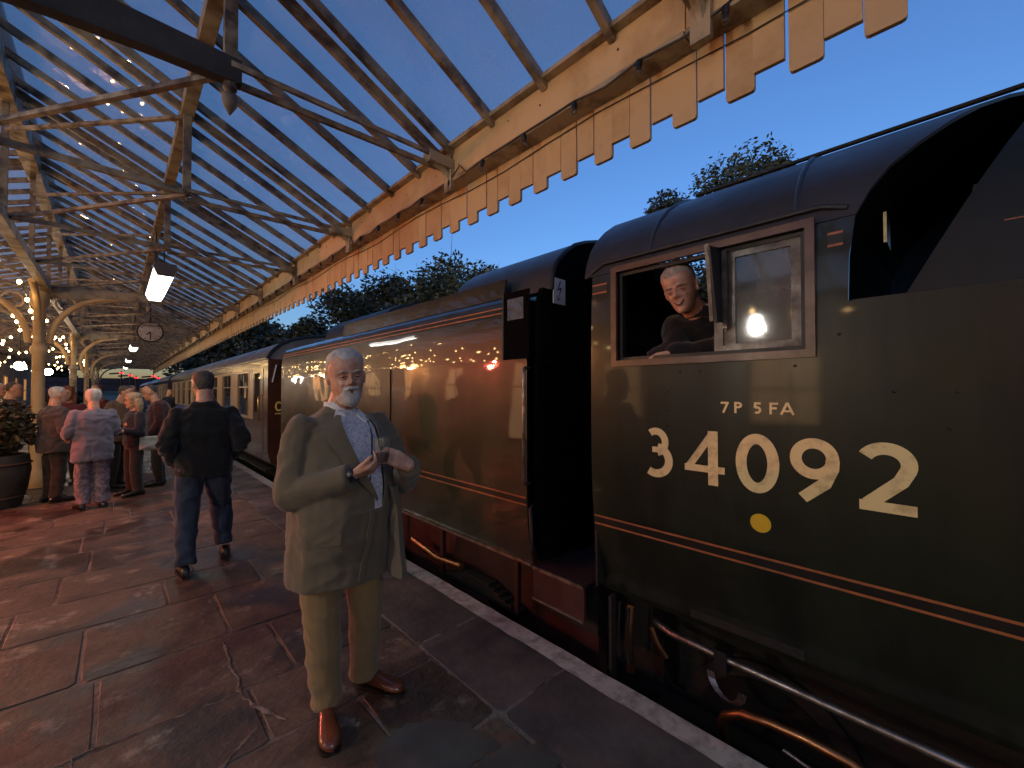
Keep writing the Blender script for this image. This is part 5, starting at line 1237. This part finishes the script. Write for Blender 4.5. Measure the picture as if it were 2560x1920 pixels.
MB().loft([rg(.0265, -.044), rg(.033, -.02), rg(.0345, -.004), rg(.001, -.004)]).build('drink', glass('dark drink', (.45, .22, .15), .35, (.25, .10, .08), .02, 1.0), gt, smooth=50, off=Z0)

# --- the others, facing -y in their own frame
def std(**k):
    J = dict(head=(0, -.03, 1.63), neck=(0, .01, 1.45), chest=(0, 0, 1.24), pelvis=(0, 0, .92), shr=(-.185, 0, 1.39), elr=(-.24, .03, 1.11), wrr=(-.22, -.10, .87), shl=(.185, 0, 1.39), ell=(.24, .03, 1.11), wrl=(.22, -.10, .87),
             hipr=(-.09, 0, .88), knr=(-.10, -.02, .48), anr=(-.10, .02, .10), hipl=(.09, 0, .88), knl=(.10, -.02, .48), anl=(.10, .02, .10), ftr=((-.10, .09), (-.13, -.2)), ftl=((.10, .09), (.13, -.2)))
    J.update(k); return J
def scaled(J, s):
    return {k: (tuple(c * s for c in v) if not k.startswith('ft') else v) for k, v in J.items()}
def rws(hem, w=1.0, d=1.0, belly=0): return [(hem, 0, 0, .205 * w, .145 * d), (hem + .02, 0, 0, .207 * w, .147 * d), (.92, 0, -belly * .5, .20 * w, .145 * d + belly * .5), (1.06, 0, -belly, .192 * w, .14 * d + belly * .6), (1.20, 0, -belly * .3, .195 * w, .142 * d), (1.32, 0, 0, .20 * w, .132 * d), (1.39, 0, 0, .178 * w, .112 * d), (1.43, 0, .005, .125 * w, .085 * d), (1.47, 0, .01, .072, .062)]
def sc_rows(r, s): return [(z * s, cx * s, cyy * s, a * s, b * s) for z, cx, cyy, a, b in r]
# walking man in black, seen from behind
Jw = std(head=(.015, -.045, 1.665), neck=(0, 0, 1.49), shr=(-.195, 0, 1.395), shl=(.195, 0, 1.395), elr=(-.285, .12, 1.14), ell=(.28, .11, 1.13), wrr=(-.225, -.09, .97), wrl=(.225, -.09, .96),
         hipr=(-.10, 0, .90), hipl=(.10, 0, .90), knr=(-.14, -.17, .52), anr=(-.17, -.11, .16), knl=(.12, .02, .49), anl=(.13, .16, .11), ftr=((-.17, -.02), (-.19, -.29), .02), ftl=((.13, .26), (.16, -.02)))
person('man in a black jacket and blue jeans walking away down the platform, seen from behind', (.60, 4.76, 0), 176, Jw, None, voxel=.011, hscale=1.05, hrot=(4, 0, 22), hair=('short', HAIRD, .05, .080, -.01, -.09), jacket=BLKCL, trousers=DENIM, shoes=DARKL,
       rows=[(.84, 0, 0, .20, .15), (.86, 0, 0, .215, .155), (.95, 0, 0, .212, .155), (1.1, 0, 0, .212, .155), (1.25, 0, 0, .225, .155), (1.36, 0, 0, .22, .14), (1.42, 0, 0, .19, .115), (1.46, 0, .005, .13, .088), (1.51, 0, .01, .075, .068)], sleeve=(.082, .066, .05), leg=(.112, .088, .07), wr=.011, face=True)
GRP = 'people chatting in the group on the left'
CM = lambda n_, c, c2=None, **k: cloth(n_, c, c2, **k)
PINK = CM('pale grey blue jacket', (.17, .15, .20), (.14, .13, .17)); FLOR = mat('floral trousers', (.24, .18, .21), .85, c2=(.12, .10, .14), scale=26, detail=3, mix_lo=.44, mix_hi=.56, rand=False)
GREYJ = CM('charcoal jacket', (.06, .055, .055)); BLUESH = CM('pale blue shirt', (.35, .42, .5)); MARN = CM('maroon top', (.13, .03, .035)); OLIV = CM('brown jacket', (.16, .09, .05)); NAVY = CM('navy top', (.018, .02, .03)); DKT = CM('dark trousers', (.03, .024, .022)); DKR = CM('dark red coat', (.06, .02, .02))
s1 = .93
person('short grey-haired woman in pale jacket and floral trousers, back to the viewer', (-.22, 8.15, 0), 190, scaled(std(elr=(-.25, -.02, 1.12), wrr=(-.2, -.22, 1.05), ell=(.27, .02, 1.12), wrl=(.24, -.2, 1.05)), s1), GRP, .013, .97, (6, 0, 0), ('short', HAIRW, .12, .075, -.03, -.09), PINK, FLOR, DARKL,
       sc_rows(rws(.70, 1.12, 1.15, .01), s1), (.08, .066, .05), (.092, .082, .075), wr=.012, jvox=.014)
person('white-haired man in a charcoal jacket turned right beside the pale jacketed woman', (-.64, 9.0, 0), 118, scaled(std(elr=(-.26, .02, 1.1), wrr=(-.16, -.28, 1.12), ell=(.26, .0, 1.1), wrl=(.18, -.25, 1.05)), .95), GRP, .013, 1.0, (4, 0, -6), ('short', HAIRW, .05, .085, .0, -.07), GREYJ, DKT, DARKL,
       sc_rows(rws(.76, 1.12, 1.2, .03), .95), wr=.012, jvox=.014)
person('woman with loose red hair facing the viewer between the two grey-haired drinkers', (-.60, 10.6, 0), -18, scaled(std(wrr=(-.12, -.24, 1.1)), .96), GRP, .014, .98, (0, 0, 0), ('long', HAIRR, .16), MARN, DKT, DARKL, sc_rows(rws(.80, .92, .95), .96), jvox=.015, smile=1)
person('short-haired man in a brown jacket bending towards the woman with the bag', (.02, 9.65, 0), 60, scaled(std(head=(0, -.12, 1.60), neck=(0, -.05, 1.44), elr=(-.25, -.05, 1.1), wrr=(-.1, -.3, 1.1)), .985), GRP, .013, 1.03, (12, 0, 6), ('short', HAIRD, .04, .085, .0, -.07), OLIV, DKT, DARKL, sc_rows(rws(.78, 1.05, 1.05), .985), jvox=.014)
wb_, _ = person('blond woman in a dark top and dark trousers with a pale shoulder bag, facing left', (.22, 8.75, 0), -70, scaled(std(elr=(-.24, .03, 1.1), wrr=(-.2, -.2, 1.08), ell=(.24, -.02, 1.1), wrl=(.18, -.24, 1.12)), .895), GRP, .013, .98, (6, 0, -8), ('long', HAIRB, .10, 4), NAVY, DKT, DARKL, sc_rows(rws(.86, .98, 1.0), .895), leg=(.09, .075, .07), jvox=.014)
person('broad man in a dark coat and bald head bending left, beyond the walking man', (.55, 9.4, 0), -100, scaled(std(head=(0, -.13, 1.61), neck=(0, -.05, 1.44), elr=(-.28, .0, 1.12), wrr=(-.2, -.2, 1.0)), .985), GRP, .013, 1.05, (16, 0, 0), ('short', HAIRD, .02, .115, .07, -.03), DKR, DKT, DARKL, sc_rows(rws(.76, 1.15, 1.2), .985), jvox=.014)
person('balding man in dark clothes standing behind the planter at the left edge', (-1.28, 10.9, 0), 95, scaled(std(), 1.0), GRP, .014, 1.02, (0, 0, 0), ('short', HAIRD, .02, .11, .05, -.04), DKR, DKT, DARKL, rws(.78, 1.1, 1.1), jvox=.015)
person('man in a pale blue shirt at the far left edge half hidden behind the planter', (-1.55, 11.8, 0), 60, scaled(std(), 1.0), GRP, .014, 1.0, (0, 0, 0), ('short', HAIRW, .04, .085, .0, -.07), BLUESH, DKT, DARKL, rws(.82, 1.05, 1.1), jvox=.015)
person('woman with dark hair standing behind the white-haired man in charcoal', (-.98, 11.6, 0), -30, scaled(std(), .93), GRP, .014, .98, (0, 0, 0), ('long', HAIRD, .14), OLIV, DKT, DARKL, sc_rows(rws(.8, .92, .95), .93), jvox=.015)
person('man in a maroon top farther back between the red-haired woman and the brown jacket', (-.25, 12.2, 0), -60, scaled(std(), 1.0), GRP, .014, 1.0, (0, 0, 0), ('short', HAIRD), MARN, DKT, DARKL, rws(.82), jvox=.015)
person('man in a charcoal jacket in the back row left of the far coaches', (.25, 12.9, 0), 20, scaled(std(), .99), GRP, .014, 1.0, (0, 0, 0), ('short', HAIRM, .04, .085, .0, -.07), GREYJ, DKT, DARKL, sc_rows(rws(.8, 1.05, 1.05), .99), jvox=.015)
person('distant person in dark clothes standing close to the coaches near the platform edge', (1.45, 20.5, 0), 40, scaled(std(), .97), None, .018, 1.0, (0, 0, 0), ('short', HAIRD), NAVY, DKT, DARKL, sc_rows(rws(.8), .97), jvox=.018, face=False)
person('distant woman in a pale top standing left of the platform clock', (.30, 14.2, 0), 120, scaled(std(), .93), None, .018, 1.0, (0, 0, 0), ('long', HAIRR, .12), MARN, DKT, DARKL, sc_rows(rws(.8), .93), jvox=.018, face=False)
# handbag
hbg = thing('handbag', 'pale grey handbag hanging from the blond woman\'s shoulder', 'bag', (.42, 8.62, .70))
fuse(MB().box(-.15, .15, -.05, .05, 0, .2).ell((0, 0, .06), (.17, .07, .08)), 'bag_body', cloth('pale bag', (.36, .37, .33)), hbg, .015, 4, .006, 10)
MB().tube([(-.12, 0, .19), (-.10, 0, .38), (-.09, 0, .58), (.02, .0, .60), (.10, 0, .38), (.12, 0, .19)], .008, 6).build('strap', DARKL, hbg, smooth=60, off=Z0)
# wine glass in the hand of the white-haired man
# driver leaning out of the cab window
DX, DY = 2.38, .93
Jd = std(head=(.0, 0, 0)); 
Jd = dict(head=(-.165, .065, 2.155), neck=(-.02, .01, 2.015), chest=(.11, -.02, 1.78), pelvis=(.32, -.05, 1.32), shr=(-.07, .14, 1.955), elr=(-.14, .10, 1.83), wrr=(-.17, .235, 1.80), shl=(.08, -.19, 1.985), ell=(-.08, -.10, 1.82), wrl=(-.20, .10, 1.81),
          hipr=(.30, .05, 1.28), knr=(.2, .1, .95), anr=(.2, .1, .6), hipl=(.30, -.15, 1.28), knl=(.2, -.15, .95), anl=(.2, -.15, .6), ftr=((.2, .2), (.2, -.1)), ftl=((.2, .1), (.2, -.2)))
# person() draws the torso rings about the origin, so build the driver's jacket from capsules instead
drv, HMd = person('grey-haired engine driver in a black jacket leaning on the cab window ledge and smiling', (DX, DY, 0), 0, Jd, None, voxel=.0052, hscale=1.08, hrot=(16, -12, -84), hair=('short', HAIRM, .055, .064, .0, -.07), smile=1.3, browm=HAIRM, teeth=True,
     handspec={'r': dict(d=(-.35, .55, -.35), pn=(.2, 0, -1), side=(-1, 0, 0), curl=.6, s=.9), 'l': dict(d=(-.3, .9, -.1), pn=(0, 0, -1), side=(1, 0, 0), curl=.4)})
g = lambda k: Vector(Jd[k])
jm = MB(); jm.capsule(g('pelvis'), g('chest'), .17, .19, 16).capsule(g('chest'), g('neck') + Vector((.02, 0, -.07)), .18, .11, 16).capsule(g('shr') + Vector((.02, -.02, -.03)), g('shl') + Vector((.0, .03, -.03)), .095, .10, 14)
for s_ in 'lr': jm.chain([g('sh' + s_), g('el' + s_), g('wr' + s_) + (g('el' + s_) - g('wr' + s_)).normalized() * .02], [.08, .066, .048], 14)
jm.capsule(g('neck') + Vector((.02, 0, -.03)), g('neck') + Vector((.0, 0, .01)), .085, .075, 14)
fuse(jm, 'jacket', BLKCL, drv, .009, 3, .008, 10)
o = MB().loft([[Vector(Jd['neck']) + Vector((rx_ * cos(a) + .0, rx_ * .95 * sin(a), zz - .022 * cos(a))) for a in [2 * pi * k / 24 for k in range(24)]] for rx_, zz in ((.094, -.035), (.088, .0), (.084, .028))], False).build('jacket_collar', BLKCL, drv, smooth=60, off=Z0); solid(o, .012)
MB().tube([Vector(Jd['neck']) + Vector((.055 * cos(a) - .015, .06 * sin(a) + .01, .035 - .028 * cos(a))) for a in [2 * pi * k / 16 for k in range(17)]], .011, 8).build('shirt_collar', COLLARW, drv, smooth=60, off=Z0)
# ------------------------------------------------------------------ lamps
lamp_labels = ['bright tube lamp under the canopy behind the viewer, out of the picture', 'bright tube lamp hanging nearest the viewer under the canopy purlin', 'second tube lamp, just left of the platform clock', 'third tube lamp, small above the far opening', 'farthest tube lamp, just over the far canopy opening']
for i, y in enumerate((-4.6, 6.5, 17.8, 25.5, 33.5)):  # first one is added behind the viewer to light the man's front
    l = thing('fluorescent_lamp', lamp_labels[i], 'lamp', (.42, y, 3.1), group='tube lamps in a row under the canopy')
    o = Z0
    b = MB().prism([(-.115, .0), (-.10, .05), (.10, .05), (.115, 0)], 0, 2.1); b.build('housing', LAMPE, l, off=o)
    MB().prism([(-.11, -.002), (-.07, -.085), (.07, -.085), (.11, -.002)], .08, 2.02).build('diffuser', LAMPW, l, off=o)
    for q in (0, 2.025): MB().prism([(-.115, 0), (-.078, -.092), (.078, -.092), (.115, 0)], q, q + .075).build('end_cap', LAMPE, l, off=o)
    for q in (.3, 1.8): MB().tube([(0, q, .05), (0, q, .95)], .008, 6).build('hanger', BLACK, l, off=o)
    area('tube_light', (0, 1.05, -.11), (0, 0, 0), .14, 1.9, (44, 15, 16, 16, 14)[i], (1, .90, .74), l)
# warm string lights
bulb_me = MB().ell((0, 0, -.045), (.026, .026, .034), nu=10, nv=7).mesh('bulb', 180); bulb_me.materials.append(BULB)
hold2 = MB().tube([(0, 0, 0), (0, 0, -.018)], [.014, .012], 7).mesh('bulb_holder', 40); hold2.materials.append(BULBOFF)
SL_ = [((-1.15, 3.25), 'warm string lights hung closest to the iron columns', 9.4, 34), ((-1.55, 3.15), 'warm string lights, second row from the columns', 8.6, 34), ((-2.05, 3.02), 'warm string lights, middle row of the five', 4.5, 34), ((-2.7, 2.85), 'warm string lights, second row from the building', 2, 34), ((-3.4, 3.0), 'warm string lights nearest the station building', 1, 34)]
for k, ((x, z), lab, ya, yb2) in enumerate(SL_):
    t = thing('string_lights', lab, 'string lights', (x, ya, z), group='warm string lights under the left canopy'); pts = []
    y = ya; i = 0
    while y < yb2:
        ph = ((y - ya) % 3.93) / 3.93; sg = -.28 * 4 * ph * (1 - ph) + R.uniform(-.02, .02); xx = R.uniform(-.12, .12); pts.append((xx, y - ya, sg))
        if i % 2 == 0 or y < 18:
            h_ = inst('bulb_holder', hold2, t, (xx, y - ya, sg)); inst('bulb', bulb_me, h_)
        y += .62; i += 1
    MB().tube(pts, .006, 5).build('cable', BULBOFF, t, off=Z0)
# globe lamps
def globe(name, label, p, m_, r, power, c, wallx=None, cat='lamp', pr=None):
    t = thing(name, label, cat, p)
    MB().ell((0, 0, 0), (r, r, r), nu=18, nv=12).build('globe', m_, t, smooth=180, off=Z0)
    MB().tube([(0, 0, r * .8), (0, 0, r * 1.3)], r * .6, 12).build('cap', BLACK, t, off=Z0)
    if wallx is not None: MB().tube([(0, 0, r * 1.2), (0, 0, r * 1.8), (wallx - p[0], 0, r * 1.8)], .018, 6).build('bracket', BLACK, t, smooth=60, off=Z0)
    else: MB().tube([(0, 0, r * 1.2), (0, 0, 3.3 - p[2])], .008, 6).build('hanger', BLACK, t, off=Z0)
    if power: point(name + '_light', (0, 0, -r * 1.6), power, c, r, t)
    return t
globe('globe_lamp', 'bright white globe lamp left of the orange-lit column', (-1.68, 15.4, 2.22), FLOODW, .10, 22, (1, .95, .85))
globe('globe_lamp', 'bright white globe lamp between the first two visible columns', (-1.55, 19.4, 2.22), FLOODW, .11, 22, (1, .95, .85))
globe('globe_lamp', 'white flood lamp under the canopy left of the frame, mirrored in the cab window', (-3.0, 2.07, 2.73), FLOODW, .085, 120, (1, .93, .82), -4.19)
globe('wall_lantern', 'amber lantern on the station wall near the drinkers', (-3.9, 6.4, 2.7), SODIUM, .10, 160, (1, .48, .18), -4.19)
globe('wall_lantern', 'amber lantern on the station wall behind the viewer', (-3.9, -1.5, 2.7), SODIUM, .10, 14, (1, .58, .28), -4.19)
globe('wall_lantern', 'amber lantern on the station wall beyond the drinkers', (-3.9, 14.0, 2.7), SODIUM, .10, 190, (1, .50, .20), -4.19)
globe('wall_lantern', 'amber lantern far along the station wall', (-3.9, 24.0, 2.7), SODIUM, .10, 90, (1, .55, .25), -4.19)
# red party spotlight on the wall side
rs = thing('red_spotlight', 'red party spotlight left of the frame shining across the platform', 'spotlight', (-3.1, 8.3, 2.45))
MB().tube([(0, 0, 0), (.16, -.08, -.08)], [.09, .10], 16).build('housing', BLACK, rs, off=Z0)
MB().tube([(.163, -.081, -.081), (.168, -.084, -.084)], [.085, .085], 16).build('lens', REDG, rs, off=Z0)
MB().tube([(0, 0, 0), (0, 0, .9)], .01, 6).build('hanger', BLACK, rs, off=Z0)
sl = spot('red_light', (-2.9, 8.2, 2.36), (-.4, 6.0, 0), 430, (1, .12, .07), 118, .7, .04); sl.location = Vector((-2.9, 8.2, 2.36)) - rs.location; sl.parent = rs

# ------------------------------------------------------------------ planter at the left
pt = thing('planter', 'dark barrel planter with a bushy brownish plant at the left edge of the platform', 'planter', (-1.22, 9.1, 0))
rg = lambda r, z: [Vector((cos(2 * pi * k / 24) * r, sin(2 * pi * k / 24) * r, z)) for k in range(24)]
MB().loft([rg(.27, 0), rg(.33, .25), rg(.36, .5), rg(.34, .72), rg(.31, .72), rg(.31, .66)]).build('barrel', DARKW, pt, smooth=40, off=Z0)
for z, r in ((.14, .305), (.60, .362)): MB().tube([(cos(2 * pi * k / 24) * r, sin(2 * pi * k / 24) * r, z) for k in range(25)], .012, 6).build('hoop', RUST, pt, off=Z0)
V = []; F = []; rr = random.Random(77)
for i in range(2600):
    d = Vector((rr.gauss(0, 1), rr.gauss(0, 1), rr.gauss(0, 1))).normalized(); p = Vector((d.x * .42, d.y * .42, 1.10 + d.z * .38)) * 1.0; f_ = rr.random() ** .4; p = Vector((0, 0, 1.05)) + (p - Vector((0, 0, 1.05))) * f_ * (1 + .25 * noise.noise(d * 3))
    s = rr.uniform(.025, .06); a = Vector((rr.gauss(0, 1), rr.gauss(0, 1), rr.gauss(0, .6))).normalized(); b_ = a.cross(Vector((rr.gauss(0, 1), rr.gauss(0, 1), rr.gauss(0, 1)))).normalized()
    k = len(V); V += [tuple(p - a * s), tuple(p + b_ * s * .5), tuple(p + a * s), tuple(p - b_ * s * .5)]; F.append((k, k + 1, k + 2, k + 3))
me = bpy.data.meshes.new('foliage'); me.from_pydata(V, [], F); me.update(); link('foliage', me, PLANTM, pt)
